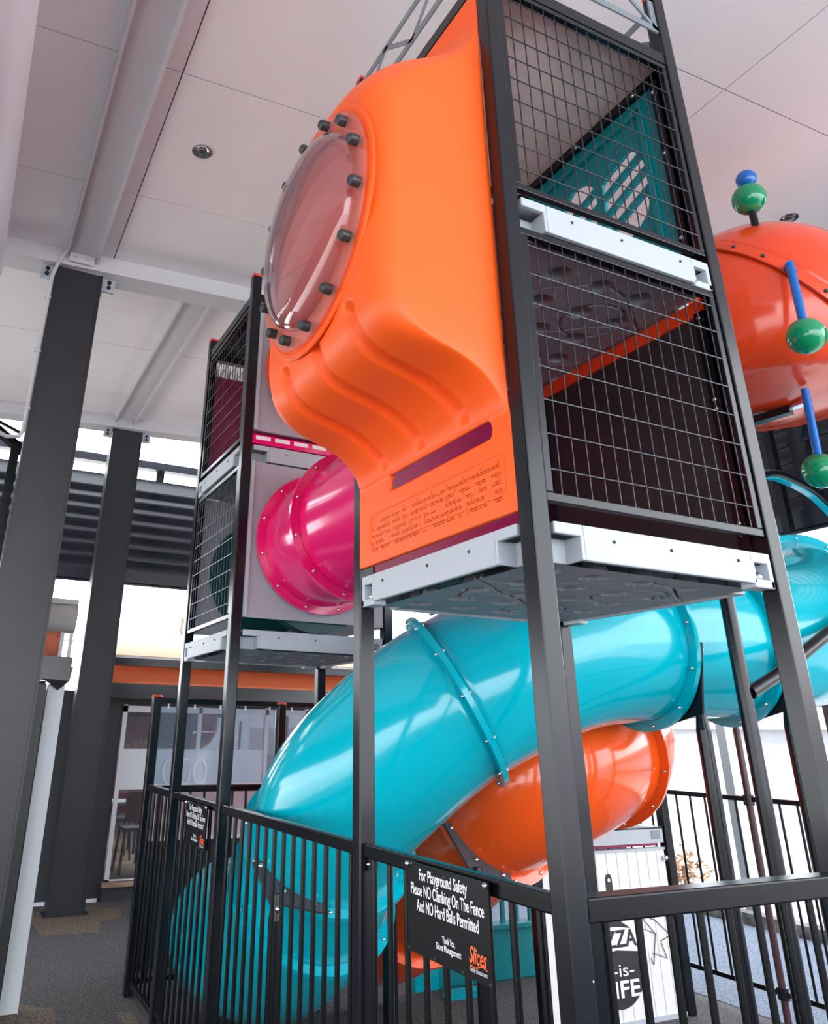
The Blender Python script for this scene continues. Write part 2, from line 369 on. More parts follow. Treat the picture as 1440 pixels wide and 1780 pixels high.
louvre((-9, 12.75, 0), (1, 0, 0), 15.2, Z(2.65), Z(5.0), .235, (0, -1, 0), 'dark horizontal louvre screen high on the back wall behind the dark columns', (0.1, 5, 10, 15))
louvre((7.6, -2, 0), (0, 1, 0), 14.6, Z(2.55), Z(5.4), .235, (-1, 0, 0), 'dark horizontal louvre screen on the right side behind the orange pod', (0.1, 3.2, 5.35, 8.5, 12), pofs=.1)

# ------------------------------------------------------------------ towers
def deck(parent, x0, x1, y0, y1, ztop, th=.165, bolts=True, detail=True):
    """moulded plastic platform between four posts, outer faces at x0,x1,y0,y1 (post corners are notched)"""
    zb = ztop-th; m = MB(); P = .1
    # top plate, plus-shaped around the posts
    m.box(x0+P+.02, x1-P-.02, y0+.01, y1-.01, ztop-.02, ztop); m.box(x0+.01, x0+P+.02, y0+P+.02, y1-P-.02, ztop-.02, ztop); m.box(x1-P-.02, x1-.01, y0+P+.02, y1-P-.02, ztop-.02, ztop)
    def skirt(f, a0, a1):
        # f(u, d) -> (x, y); u along the edge, d inwards
        def bx(u0, u1, d0, d1, z0, z1):
            p, q = f(u0, d0), f(u1, d1); m.box(p[0], q[0], p[1], q[1], z0, z1)
        L = a1-a0
        bx(a0+.02, a0+.19, .0, .03, ztop-.055, ztop); bx(a1-.17, a1-.02, .0, .03, ztop-.055, ztop)   # lips over the pockets
        bx(a0+.19, a1-.17, .0, .03, zb, ztop)                        # main face
        bx(a0+.02, a0+.19, .11, .13, zb-.0, ztop-.05)               # big pocket back
        bx(a0+.17, a0+.19, .0, .13, zb, ztop-.05)                   # pocket side
        bx(a1-.17, a1-.02, .07, .09, zb, ztop-.05)                  # small pocket back
        bx(a1-.05, a1-.02, .0, .08, zb-.02, ztop-.05); bx(a1-.18, a1-.15, .0, .08, zb, ztop-.05)
        bx(a1-.17, a1-.02, .0, .09, zb-.02, zb+.025)
    skirt(lambda u, d: (u, y0+d), x0+P, x1-P)
    skirt(lambda u, d: (x0+d, u), y0+P, y1-P)
    skirt(lambda u, d: (u, y1-d), x0+P, x1-P)
    skirt(lambda u, d: (x1-d, u), y0+P, y1-P)
    o = m.build('deck', GREYP, parent, bevel=.006)
    # underside: dimpled and grooved grid
    n = 150 if detail else 50; xs = [x0+P+.03+(x1-x0-2*P-.06)*i/n for i in range(n+1)]; ys = [y0+P+.03+(y1-y0-2*P-.06)*i/n for i in range(n+1)]
    cx_, cy_ = (x0+x1)/2, (y0+y1)/2; V = []
    dim = [(x0+.3+.32*i+(.1 if j % 2 else 0), y0+.3+.29*j) for i in range(4) for j in range(5)]
    for x in xs:
        for y in ys:
            h = 0
            for dx, dy in dim:
                q = math.hypot(x-dx, (y-dy))
                if q < .075: h = max(h, .08*min(1, (1-(q/.075)**2)*2))
            u, v = (x-cx_)/.7, (y-cy_)/.7
            for g in (abs(v-.28*math.sin(3.1*u)-.35), abs(v-.28*math.sin(3.1*u+2)+.1), abs(v-.25*math.sin(3.1*u+4)+.62), abs(math.hypot(u+.45, v-.1)-.33), abs(math.hypot(u-.5, v+.35)-.3), abs(math.hypot(u-.3, v-.6)-.28)):
                if g < .016: h = max(h, .03*(1-(g/.016)**2))
            V.append((x, y, zb+h))
    F = [(i*(n+1)+j, (i+1)*(n+1)+j, (i+1)*(n+1)+j+1, i*(n+1)+j+1) for i in range(n) for j in range(n)]
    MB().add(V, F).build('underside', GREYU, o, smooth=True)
    if bolts:
        L = x1-x0
        for u in (.28, .5, .78):
            bolt(o, (x0+L*u, y0-.001, ztop-.06), .009, RUBCAP, 'hole'); bolt(o, (x0-.001, y0+(y1-y0)*u, ztop-.06), .009, RUBCAP, 'hole')
        bolt(o, (x1-P-.075, y0+.05, zb+.045), .028); bolt(o, (x0+.05, y1-P-.075, zb+.045), .028)
    return o
def post(parent, x, y, top, cap=True, wd=.1):
    o = MB().box(x, x+wd, y, y+wd, 0, top).build('post', BLACK, parent, bevel=.008)
    if cap:
        c_ = MB().box(x-.002, x+wd+.002, y-.002, y+wd+.002, top, top+.03).build('post_cap', REDCAP, o, bevel=.01)
    return o
def mesh_panel(parent, u, y_or_x, a0, a1, z0, z1, nv, nh, fr=.045, name='mesh_panel', out=-1):
    """u='x': panel in the XZ plane at y=..., u='y': panel in the YZ plane at x=..."""
    f = (lambda p, d, z: (p, y_or_x+d, z)) if u == 'x' else (lambda p, d, z: (y_or_x+d, p, z))
    m = MB()
    def bx(p0, p1, z_0, z_1, d0=0, d1=.04):
        q, r = f(p0, d0, z_0), f(p1, d1, z_1); m.box(q[0], r[0], q[1], r[1], z_0, z_1)
    bx(a0, a1, z0, z0+fr); bx(a0, a1, z1-fr, z1); bx(a0, a0+fr, z0+fr, z1-fr); bx(a1-fr, a1, z0+fr, z1-fr)
    o = m.build(name, BLACK, parent, bevel=.005)
    wr = MB()
    for i in range(1, nv+1):
        p = a0+fr+(a1-a0-2*fr)*(i-.35)/nv if True else 0
        wr.cyl(f(p, .012, z0+fr*.6), f(p, .012, z1-fr*.6), .0042, 6)
    for i in range(nh):
        z = z0+fr+(z1-z0-2*fr)*(i+.65)/nh
        wr.cyl(f(a0+fr*.6, .004, z), f(a1-fr*.6, .004, z), .0045, 6)
    wr.build('wire_grid', mat_wire, o)
    return o
mat_wire = mat('coated_wire', (0.05, 0.053, 0.06), 0.3, 0.6)

SCUFF = mat('paint_chip', (.75, .76, .78), .6)
W = 1.685     # outer width of a bay (post face to post face)
tw = empty('play_tower', 'nearest tall black steel play tower with grey decks and mesh panels', 'play tower', (.84, .89, 0))
TOP = Z(5.14)
for x, y in ((0, 0), (0, 1.68), (1.585, 0), (1.585, 1.68)): post(tw, x, y, TOP)
sc_ = MB()
for sx, sz, sw, sh in ((.035, -1.02, .008, .018), (.075, -1.0, .006, .03), (.078, -1.06, .005, .012), (.085, -.82, .005, .006), (.03, -1.3, .006, .01)): sc_.box(sx, sx+sw, -.0012, .001, Z(sz), Z(sz)+sh)
sc_.build('paint_chip', SCUFF, tw)
deck(tw, 0, W, 0, 1.78, Z(.905))
deck(tw, 0, W, 0, 1.78, Z(2.725), th=.18)
# top ring of beams and roof sheet
m = MB()
m.box(.1, 1.585, .01, .09, Z(4.42), Z(4.52)); m.box(.1, 1.585, 1.69, 1.77, Z(4.42), Z(4.52)); m.box(.01, .09, .1, 1.68, Z(4.42), Z(4.52)); m.box(1.595, 1.675, .1, 1.68, Z(4.42), Z(4.52))
m.build('top_beams', BLACK, tw, bevel=.005)
MB().box(.09, 1.595, .09, 1.69, Z(4.47), Z(4.50)).build('roof_sheet', ROOFP, tw)
mesh_panel(tw, 'x', .012, .105, 1.58, Z(1.0), Z(2.53), 15, 8)
mesh_panel(tw, 'x', .012, .105, 1.58, Z(2.79), Z(4.41), 15, 9, fr=.04)
# trusses round the top
def truss(u, c, a0, a1, z0, z1, nbay=2):
    f = (lambda p, z: (p, c, z)) if u == 'x' else (lambda p, z: (c, p, z))
    m = MB(); th = .012; wd = .06
    up = (0, 1, 0) if u == 'x' else (1, 0, 0)
    m.bar(f(a0, z0), f(a1, z0), wd, th, up); m.bar(f(a0, z1), f(a1, z1), wd, th, up)
    for p in (a0+.02, a1-.02): m.bar(f(p, z0), f(p, z1), wd, th, up)
    st = (a1-a0)/nbay/2
    for i in range(nbay*2):
        za, zb = (z0, z1) if i % 2 == 0 else (z1, z0)
        m.bar(f(a0+i*st, za), f(a0+(i+1)*st, zb), .035, th, up)
    return m.build('truss_panel', GTR, tw)
GTR = mat('grey_truss_plate', (.20, .225, .26), .45)
truss('x', .02, .1, 1.585, Z(4.76), Z(5.08)); truss('y', .02, .1, 1.68, Z(4.76), Z(5.08)); truss('x', 1.76, .1, 1.585, Z(4.76), Z(5.08)); truss('y', 1.66, .1, 1.68, Z(4.76), Z(5.08))
# dark solid panel on the far side, lower bay, over a red orange lip
MB().box(1.60, 1.63, .1, 1.68, Z(.94), Z(2.46)).build('dark_side_panel', BROWNB, tw)
MB().box(1.585, 1.61, .1, 1.68, Z(2.44), Z(2.54)).build('orange_lip', REDOR, tw)
pb = MB().box(1.57, 1.60, .1, .17, Z(.94), Z(2.45)).build('panel_edge_strip', BLACK, tw)
for z in (2.40, 2.34, 1.85, 1.79, 1.10, 1.04): bolt(pb, (1.56, .13, Z(z)), .016)
pb = MB().box(1.57, 1.60, 1.61, 1.68, Z(.94), Z(2.45)).build('panel_edge_strip', BLACK, tw)
for z in (2.25, 2.2, 1.15, 1.1): bolt(pb, (1.56, 1.64, Z(z)), .016)
MB().box(.12, 1.57, 1.70, 1.73, Z(.93), Z(2.5)).build('crimson_panel', CRIM, tw)
# teal upper panel with a rounded barred opening
def teal_panel():
    n = 220; y0, y1, z0, z1 = .1, 1.68, Z(2.74), Z(4.42); V = {}; F = []; vs_ = []
    cy_, cz_ = .78, Z(3.66)
    def inside(y, z):
        u, v = y-cy_, z-cz_
        two = min(math.hypot((u+.22)/.22, (v-.05)/.34), math.hypot((u-.22)/.22, (v-.05)/.34), math.hypot(u/.42, (v+.18)/.22))
        if two > 1: return False
        if abs(u) < .035 : return False
        for k in (-.22, -.06, .10, .26):
            if abs(v-k+u*.35) < .028: return False
        return True
    m = MB(); hy = (y1-y0)/n; hz = (z1-z0)/n
    idx = {}
    def vid(i, j, s):
        k = (i, j, s)
        if k not in idx: idx[k] = len(vs_); vs_.append((1.60+.03*s, y0+i*hy, z0+j*hz))
        return idx[k]
    ok = [[not inside(y0+(i+.5)*hy, z0+(j+.5)*hz) for j in range(n)] for i in range(n)]
    for i in range(n):
        for j in range(n):
            if not ok[i][j]: continue
            F.append((vid(i, j, 0), vid(i, j+1, 0), vid(i+1, j+1, 0), vid(i+1, j, 0))); F.append((vid(i, j, 1), vid(i+1, j, 1), vid(i+1, j+1, 1), vid(i, j+1, 1)))
            for di, dj, e in ((-1, 0, ((0, 0), (0, 1))), (1, 0, ((1, 1), (1, 0))), (0, -1, ((1, 0), (0, 0))), (0, 1, ((0, 1), (1, 1)))):
                ii, jj = i+di, j+dj
                if not (0 <= ii < n and 0 <= jj < n) or not ok[ii][jj]:
                    (a0, b0), (a1, b1) = e; F.append((vid(i+a0, j+b0, 0), vid(i+a1, j+b1, 0), vid(i+a1, j+b1, 1), vid(i+a0, j+b0, 1)))
    o = MB().add(vs_, F).build('teal_window_panel', TEALD2, tw)
    rb = MB()
    for y in (.28, 1.48): rb.box(1.57, 1.61, y, y+.05, Z(2.8), Z(4.3))
    rb.box(1.57, 1.61, .28, 1.5, Z(4.22), Z(4.27))
    rb.build('ribs', TEALD2, o, bevel=.015)
    eg = MB().box(1.56, 1.60, .1, .16, Z(2.78), Z(4.4)).build('panel_edge_strip', BLACK, tw)
    for z in (4.25, 3.7, 3.0): bolt(eg, (1.55, .13, Z(z)), .016)
    eg = MB().box(1.56, 1.60, .1, 1.68, Z(4.36), Z(4.42)).build('panel_edge_strip', BLACK, tw)
    for y in (.3, .9, 1.5): bolt(eg, (1.55, y, Z(4.37)), .016)
TEALD2 = mat('teal_panel_plastic_bright', (0.0, 0.24, 0.28), 0.35)
teal_panel()

# ------------------------------------------------------------------ orange bubble panel on the left face of the tower
def bubble_panel():
    prof = [(0, .96), (0, 1.10), (0, 1.28), (0, 1.355), (.0, 1.37), (.0, 1.46), (.01, 1.48), (.05, 1.55), (.13, 1.63), (.24, 1.695), (.36, 1.735), (.50, 1.775), (.61, 1.83), (.685, 1.92), (.72, 2.05), (.735, 2.2), (.735, 2.7), (.735, 3.25), (.735, 3.42), (.70, 3.59), (.62, 3.73), (.50, 3.86), (.35, 3.97), (.2, 4.06), (.08, 4.13), (.02, 4.19), (0, 4.26), (0, 4.38)]
    P = [Vector((d, z, 0)) for d, z in prof]
    C_ = catmull(P, 24)
    # resample by arc length
    ds = [0]
    for i in range(1, len(C_)): ds.append(ds[-1]+(C_[i]-C_[i-1]).length)
    N = 420; R_ = []
    k = 0
    for i in range(N+1):
        t = ds[-1]*i/N
        while k < len(ds)-2 and ds[k+1] < t: k += 1
        q = (t-ds[k])/max(1e-9, ds[k+1]-ds[k]); v = C_[k].lerp(C_[k+1], q); R_.append((max(0, v.x), v.y))
    # cross-section: (y, s)
    ya, yb = .100, 1.680; rad = .16
    cs = []
    nw = 20
    for i in range(nw): cs.append((ya+.015*i/nw, (i/nw)*(1-rad/.735*1.0)))
    for i in range(17):
        t = math.pi/2*i/16; cs.append((ya+.015+rad*(1-math.cos(t)), 1-rad/.735+rad/.735*math.sin(t)))
    left = list(cs); mid = 130
    def drop(y, z): return .34*(abs(y-.89)/.78)**2.5*smooth(3.0, 3.75, z)*(1-smooth(4.0, 4.38, z))
    yl, yr = left[-1][0], yb-.015-rad
    full = left + [(yl+(yr-yl)*i/mid, 1.0) for i in range(1, mid)] + [(ya+yb-y, s_) for y, s_ in reversed(left)]
    M_ = len(full)
    pos = [[Vector((-d*s_, y, z-drop(y, z))) for (y, s_) in full] for (d, z) in R_]
    # normals for channel displacement
    out = [[p.copy() for p in row] for row in pos]
    for i in range(1, N):
        for j in range(1, M_-1):
            y, s_ = full[j]; d, z = R_[i]
            if s_ < .9: continue
            a_ = 0
            for gy_ in (.44, .87, 1.30):
                g = (y-gy_)
                if abs(g) < .075 and 1.50 < z < 2.06 and i > 30:
                    e = min(1, (z-1.50)/.06)*min(1, (2.06-z)/.05)
                    a_ = max(a_, .05*e*(1-smooth(.02, .07, abs(g))))
            # shallow scallops between the channels along the front lower edge
            if 1.6 < z < 2.1: a_ += .02*(0.5-0.5*math.cos((y-.44)*2*math.pi/.43))*0.0
            if a_:
                n_ = (pos[i+1][j]-pos[i-1][j]).cross(pos[i][j+1]-pos[i][j-1]).normalized()
                if n_.x > 0: n_ = -n_
                out[i][j] = pos[i][j]-n_*a_
    # openings: hand slot and window
    def sd_slot(y, z):
        h = .05; yc0, yc1 = .29, 1.25; zc = 1.415
        return math.hypot(y-min(max(y, yc0), yc1), z-zc)-h
    cyw, czw, rw = .885, 2.765, .585
    def sd_win(y, z): return math.hypot(y-cyw, z-czw)-rw
    dead = set()
    for i in range(N+1):
        for j in range(M_):
            y, s_ = full[j]; d, z = R_[i]
            for sd, cond in ((sd_slot, d < .02 and z < 1.6), (sd_win, s_ > .99 and d > .7)):
                if not cond: continue
                e = sd(y, z)
                if abs(e) < .006:
                    gy_ = (sd(y+.001, z)-sd(y-.001, z))/.002; gz_ = (sd(y, z+.001)-sd(y, z-.001))/.002
                    out[i][j].y -= gy_*e; out[i][j].z -= gz_*e
                elif e < 0: dead.add((i, j))
    V = [p+Vector((-.003, 0, G)) for row in out for p in row]
    F = []
    for i in range(N):
        for j in range(M_-1):
            q = ((i, j), (i+1, j), (i+1, j+1), (i, j+1))
            if any(c_ in dead for c_ in q): continue
            F.append(tuple(a_*M_+b_ for a_, b_ in q))
    t = empty('bubble_panel', 'big moulded orange bubble panel with clear dome window on the near tower', 'play panel', (0, .89, Z(.96)))
    o = MB().add(V, F).build('shell', ORBRICK, t, smooth=True, sol=.03)
    fr_ = MB(); rr = [(.21+.0, 1.06), (1.50, 1.06), (1.54, 1.10), (1.54, 1.23), (1.50, 1.27), (.21, 1.27), (.17, 1.23), (.17, 1.10)]
    fr_.path([(-.004, y_, Z(z_)) for y_, z_ in rr+[rr[0]]], .006, 6); fr_.build('embossed_frame', ORANGE, t, smooth=True)
    # back plate edges (returns) so that the flat part reads as a thick moulding
    # raised ring round the window
    m = MB(); ring = [(-.742, cyw+.745*math.cos(q), Z(czw)+.745*math.sin(q)) for q in [2*math.pi*i/96 for i in range(96)]]
    # clear dome with flat rim
    th = [2*math.pi*i/96 for i in range(97)]
    X_ = -.75
    rim = MB(); v = []
    for r_, xx in ((.58, X_), (.725, X_), (.725, X_-.012), (.58, X_-.012)):
        v += [(xx, cyw+r_*math.cos(q), Z(czw)+r_*math.sin(q)) for q in th[:-1]]
    f_ = []
    for k_ in range(4):
        for i in range(96): f_.append((k_*96+i, k_*96+(i+1) % 96, ((k_+1) % 4)*96+(i+1) % 96, ((k_+1) % 4)*96+i))
    rim.add(v, f_)
    rimo = rim.build('window_rim', RIMC, t, smooth=True)
    dm = MB(); v = []; nr = 26
    for i in range(nr+1):
        q = i/nr; rr = .60*math.sin(q*math.pi/2*.999); xx = X_-.012-.17*math.cos(q*math.pi/2)**.85
        v += [(xx, cyw+rr*math.cos(t_), Z(czw)+rr*math.sin(t_)) for t_ in th[:-1]]
    f_ = [(i*96+j, i*96+(j+1) % 96, (i+1)*96+(j+1) % 96, (i+1)*96+j) for i in range(nr) for j in range(96)]
    dm.add(v, f_); dm.build('window_dome', DOME, t, smooth=True)
    k_ = MB()
    k_.cyl((0, 0, 0), (-.05, 0, 0), .032, 16, r2=.032); k_.cyl((-.05, 0, 0), (-.062, 0, 0), .032, 16, r2=.022)
    proto = None
    for i in range(14):
        q = 2*math.pi*(i+.35)/14; p = Vector((X_-.012, cyw+.665*math.cos(q), Z(czw)+.665*math.sin(q)))
        if proto is None:
            proto = MB().add([Vector(v_)+p for v_ in k_.v], k_.f).build('bolt_cap', RUBCAP, t, smooth=True)
            p0 = p
        else:
            c_ = proto.copy(); col.objects.link(c_); c_.location = p-p0
    # raised moulding ring
    m = MB(); v = []; nq = 8
    for i in range(96):
        q = th[i]
        for k2 in range(nq):
            a_ = 2*math.pi*k2/nq; rr = .755+.022*math.cos(a_)
            yy, zz = cyw+rr*math.cos(q), czw+rr*math.sin(q)
            v.append((X_+.018-.012*math.sin(a_), yy, Z(zz)))
    f_ = [(i*nq+k2, ((i+1) % 96)*nq+k2, ((i+1) % 96)*nq+(k2+1) % nq, i*nq+(k2+1) % nq) for i in range(96) for k2 in range(nq)]
    m.add(v, f_); m.build('window_moulding', ORANGE, t, smooth=True)
def smooth(a_, b_, x):
    t = min(1, max(0, (x-a_)/(b_-a_))); return t*t*(3-2*t)
def orbrick():
    m = mat('orange_moulded_plastic_embossed', (1.0, 0.118, 0.011), 0.42, spec=0.4)
    n = m.node_tree.nodes; l = m.node_tree.links; p = n['Principled BSDF']
    t = n.new('ShaderNodeTexCoord'); sp = n.new('ShaderNodeSeparateXYZ'); l.new(t.outputs['Object'], sp.inputs[0])
    cb = n.new('ShaderNodeCombineXYZ'); l.new(sp.outputs['Y'], cb.inputs[0]); l.new(sp.outputs['Z'], cb.inputs[1])
    bk = n.new('ShaderNodeTexBrick'); l.new(cb.outputs[0], bk.inputs['Vector'])
    bk.inputs['Scale'].default_value = 1.0; bk.inputs['Brick Width'].default_value = .15*S; bk.inputs['Row Height'].default_value = .042*S
    bk.inputs['Mortar Size'].default_value = .0075*S; bk.inputs['Mortar Smooth'].default_value = .6; bk.inputs['Bias'].default_value = 0
    def rng(sock, a_, b_):
        g = n.new('ShaderNodeMath'); g.operation = 'GREATER_THAN'; g.inputs[1].default_value = a_; l.new(sock, g.inputs[0])
        h = n.new('ShaderNodeMath'); h.operation = 'LESS_THAN'; h.inputs[1].default_value = b_; l.new(sock, h.inputs[0])
        q = n.new('ShaderNodeMath'); q.operation = 'MULTIPLY'; l.new(g.outputs[0], q.inputs[0]); l.new(h.outputs[0], q.inputs[1]); return q.outputs[0]
    q = n.new('ShaderNodeMath'); q.operation = 'MULTIPLY'
    l.new(rng(sp.outputs['Y'], -.69*S, .62*S), q.inputs[0]); l.new(rng(sp.outputs['Z'], .075*S, .285*S), q.inputs[1])
    q2 = n.new('ShaderNodeMath'); q2.operation = 'MULTIPLY'; l.new(q.outputs[0], q2.inputs[0]); l.new(bk.outputs['Fac'], q2.inputs[1])
    # broken, irregular joints
    nz_ = n.new('ShaderNodeTexNoise'); nz_.inputs['Scale'].default_value = 22; l.new(t.outputs['Object'], nz_.inputs['Vector'])
    gt = n.new('ShaderNodeMath'); gt.operation = 'GREATER_THAN'; gt.inputs[1].default_value = .45; l.new(nz_.outputs['Fac'], gt.inputs[0])
    q3 = n.new('ShaderNodeMath'); q3.operation = 'MULTIPLY'; l.new(q2.outputs[0], q3.inputs[0]); l.new(gt.outputs[0], q3.inputs[1])
    bp = n.new('ShaderNodeBump'); bp.invert = True; bp.inputs['Strength'].default_value = 1.0; bp.inputs['Distance'].default_value = .02
    l.new(q3.outputs[0], bp.inputs['Height']); l.new(bp.outputs[0], p.inputs['Normal'])
    return m
ORBRICK = orbrick()
bubble_panel()

# ------------------------------------------------------------------ left tower
lt = empty('play_tower', 'second black play tower farther back on the left with grey lilac walls and magenta panel', 'play tower', (.84, 5.1, 0))
for x, y in ((0, 4.25), (0, 5.83), (1.6, 4.25), (1.6, 5.83)): post(lt, x, y, Z(4.66 if y < 5 else 4.6))
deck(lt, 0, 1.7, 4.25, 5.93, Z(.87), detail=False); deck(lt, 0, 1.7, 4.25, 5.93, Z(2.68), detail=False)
m = MB(); z0, z1 = Z(4.34), Z(4.44)
m.box(.01, .09, 4.35, 5.83, z0, z1); m.box(.1, 1.6, 4.26, 4.34, z0, z1); m.box(.1, 1.6, 5.84, 5.92, z0, z1); m.box(1.61, 1.69, 4.35, 5.83, z0, z1)
m.build('top_beams', BLACK, lt)
rs = MB()
for i in range(30): rs.box(.1, 1.6, 4.36+.049*i, 4.385+.049*i, Z(4.41), Z(4.44))
rs.box(.1, 1.6, 4.34, 5.84, Z(4.44), Z(4.46)); rs.build('ribbed_roof', DARKW, lt)
mesh_panel(lt, 'y', .012, 4.37, 5.81, Z(.97), Z(2.48), 14, 9); mesh_panel(lt, 'y', .012, 4.37, 5.81, Z(2.74), Z(4.32), 14, 9)
def wall_holed(parent, x0, x1, z0, z1, y, cx_, czz, r, material, name):
    n = 64; v = []; f_ = []
    for yy in (y, y+.03):
        v += [(cx_+r*math.cos(2*math.pi*i/n), yy, czz+r*math.sin(2*math.pi*i/n)) for i in range(n)]
        for i in range(n):
            t = 2*math.pi*i/n; c_, s_ = math.cos(t), math.sin(t)
            k = min([q for q in ((x1-cx_)/c_ if c_ > 1e-6 else 9, (x0-cx_)/c_ if c_ < -1e-6 else 9, (z1-czz)/s_ if s_ > 1e-6 else 9, (z0-czz)/s_ if s_ < -1e-6 else 9)])
            v.append((cx_+k*c_, yy, czz+k*s_))
    for i in range(n):
        j = (i+1) % n; f_ += [(i, j, n+j, n+i), (2*n+i, 3*n+i, 3*n+j, 2*n+j), (i, 2*n+i, 2*n+j, j), (n+i, n+j, 3*n+j, 3*n+i)]
    # fill corners
    for cxn, czn in ((x0, z0), (x1, z0), (x0, z1), (x1, z1)):
        k = len(v); best = sorted(range(n), key=lambda i: math.hypot(v[n+i][0]-cxn, v[n+i][2]-czn))[:2]
        v.append((cxn, y, czn)); v.append((cxn, y+.03, czn))
        f_.append((k, n+best[0], n+best[1])); f_.append((k+1, 3*n+best[0], 3*n+best[1]))
    return MB().add(v, f_).build(name, material, parent)
wall_holed(lt, .11, 1.59, Z(.98), Z(2.50), 4.26, .88, Z(1.72), .52, LILAC, 'grey_tube_wall')
wall_holed(lt, .11, 1.59, Z(2.84), Z(4.34), 4.26, .88, Z(3.55), .52, LILAC, 'grey_tube_wall')
for z0, z1 in ((.98, 2.5), (2.84, 4.32)):
    MB().box(.105, .14, 4.235, 4.262, Z(z0), Z(z1)).build('wall_edge_strip', GREYP, lt)
m = MB(); m.box(.1, 1.15, 4.27, 4.31, Z(2.70), Z(2.80)); o = m.build('magenta_step', PINK, lt)
m = MB()
for i in range(5): m.box(.14+.21*i, .30+.21*i, 4.262, 4.272, Z(2.745), Z(2.785))
m.build('slot', WHITET, o)
m = MB(); m.box(.1, 1.6, 5.86, 5.88, Z(2.70), Z(4.12))
for i in range(30): m.box(.11+.05*i, .135+.05*i, 5.845, 5.862, Z(2.72), Z(4.10))
m.build('ribbed_magenta_panel', CRIM, lt)
m = MB()
for i in range(30): m.box(.11+.05*i, .138+.05*i, 5.84, 5.86, Z(4.12), Z(4.22))
m.build('white_comb_strip', WHITET, lt)
wall_holed(lt, .11, 1.59, Z(.98), Z(2.50), 5.86, .88, Z(1.66), .45, LILAC, 'grey_back_wall')
m = MB(); m.cyl((.88, 5.85, Z(1.66)), (.88, 5.80, Z(1.66)), .66, 48); m.build('green_tube_flange', GREEND, lt)
m = MB(); m.cyl((.88, 4.45, Z(1.50)), (.88, 4.30, Z(1.50)), .62, 40); m.build('green_ring', GREEND, lt)
m = MB(); m.box(1.60, 1.63, 4.36, 5.82, Z(.98), Z(2.5)); m.box(1.60, 1.63, 4.36, 5.82, Z(2.84), Z(4.3)); m.build('side_wall', LILAC, lt)

# ------------------------------------------------------------------ tubes and slides
def tube_thing(name, label, cat, pts, R, material, seams, sub=12, flange=.075, bolts=12, base=(0, 0, 0), fmat=None, names='tube_section', braces=()):
    t = empty(name, label, cat, base)
    C_ = catmull(pts, sub); n = 56
    d = (C_[1]-C_[0]).normalized(); a_ = Vector((0, 0, 1)); a_ = (a_-d*a_.dot(d)).normalized(); fr = []
    for i, p in enumerate(C_):
        d = (C_[min(i+1, len(C_)-1)]-C_[max(i-1, 0)]).normalized(); a_ = (a_-d*a_.dot(d)).normalized(); fr.append((p, d, a_, d.cross(a_)))
    cuts = [0]+[min(len(C_)-1, int(round(s*sub))) for s in seams]+[len(C_)-1]
    cuts = sorted(set(cuts))
    for k in range(len(cuts)-1):
        i0, i1 = cuts[k], cuts[k+1]; v = []; f_ = []
        for i in range(i0, i1+1):
            p, d, u_, w_ = fr[i]
            rr = R
            v += [p+(u_*math.cos(q)+w_*math.sin(q))*rr for q in [2*math.pi*j/n for j in range(n)]]
        for i in range(i1-i0):
            for j in range(n): f_.append((i*n+j, i*n+(j+1) % n, (i+1)*n+(j+1) % n, (i+1)*n+j))
        MB().add(v, f_).build(names, material, t, smooth=True, sol=.03)
    flist = []
    for k in [min(len(C_)-1, int(round(s*sub))) for s in seams]:
        p, d, u_, w_ = fr[k]; v = []; f_ = []
        for (rr, off) in ((R-.005, -.028), (R+flange, -.022), (R+flange, -.003), (R+flange, .003), (R+flange, .022), (R-.005, .028)):
            v += [p+d*off+(u_*math.cos(q)+w_*math.sin(q))*rr for q in [2*math.pi*j/n for j in range(n)]]
        for i in range(5):
            for j in range(n): f_.append((i*n+j, i*n+(j+1) % n, (i+1)*n+(j+1) % n, (i+1)*n+j))
        o = MB().add(v, f_).build('flange', fmat or material, t, smooth=True)
        for j in range(bolts):
            q = 2*math.pi*(j+.5)/bolts
            for sgn in (-1, 1): bolt(o, p+d*.028*sgn+(u_*math.cos(q)+w_*math.sin(q))*(R+flange*.5), .016)
        flist.append((p, d, u_, w_, o))
    return t, flist
R = .65
teal_pts = [(4.3, 4.5, Z(2.65)), (5.2, 4.5, Z(2.35)), (6.0, 4.1, Z(2.0)), (6.3, 3.3, Z(1.62)), (5.85, 2.6, Z(1.22)), (5.1, 2.33, Z(.96)), (4.3, 2.40, Z(.84)), (3.4, 2.52, Z(.79)), (2.4, 2.62, Z(.68)), (1.5, 2.92, Z(.27)), (1.0, 3.30, Z(-.20)), (.82, 3.62, Z(-.54)), (.84, 3.95, Z(-.92)), (.86, 4.35, Z(-1.33)), (.88, 4.95, Z(-1.66)), (.9, 5.7, Z(-1.85)), (.9, 6.4, Z(-1.90))]
ts, tf = tube_thing('tube_slide', 'long turquoise enclosed tube slide winding past the near tower down to the floor', 'slide', teal_pts, R, TEAL, [3.3, 6.28, 7.22, 9.0, 11.65, 12.7], base=(.9, 6.3, 0))
or_pts = [(3.3, 5.3, Z(.5)), (3.85, 4.9, Z(.34)), (4.12, 4.3, Z(.16)), (3.9, 3.78, Z(.0)), (3.4, 3.55, Z(-.12)), (2.9, 3.40, Z(-.24)), (2.55, 3.54, Z(-.38)), (2.42, 3.95, Z(-.62)), (2.40, 4.5, Z(-.96)), (2.40, 5.05, Z(-1.32)), (2.42, 5.6, Z(-1.65)), (2.5, 6.1, Z(-1.82))]
os_, of = tube_thing('tube_slide', 'orange enclosed tube slide curling below the turquoise one', 'slide', or_pts, R, ORANGEG, [1, 3.7, 6.75, 9.3], base=(2.5, 6.1, 0))
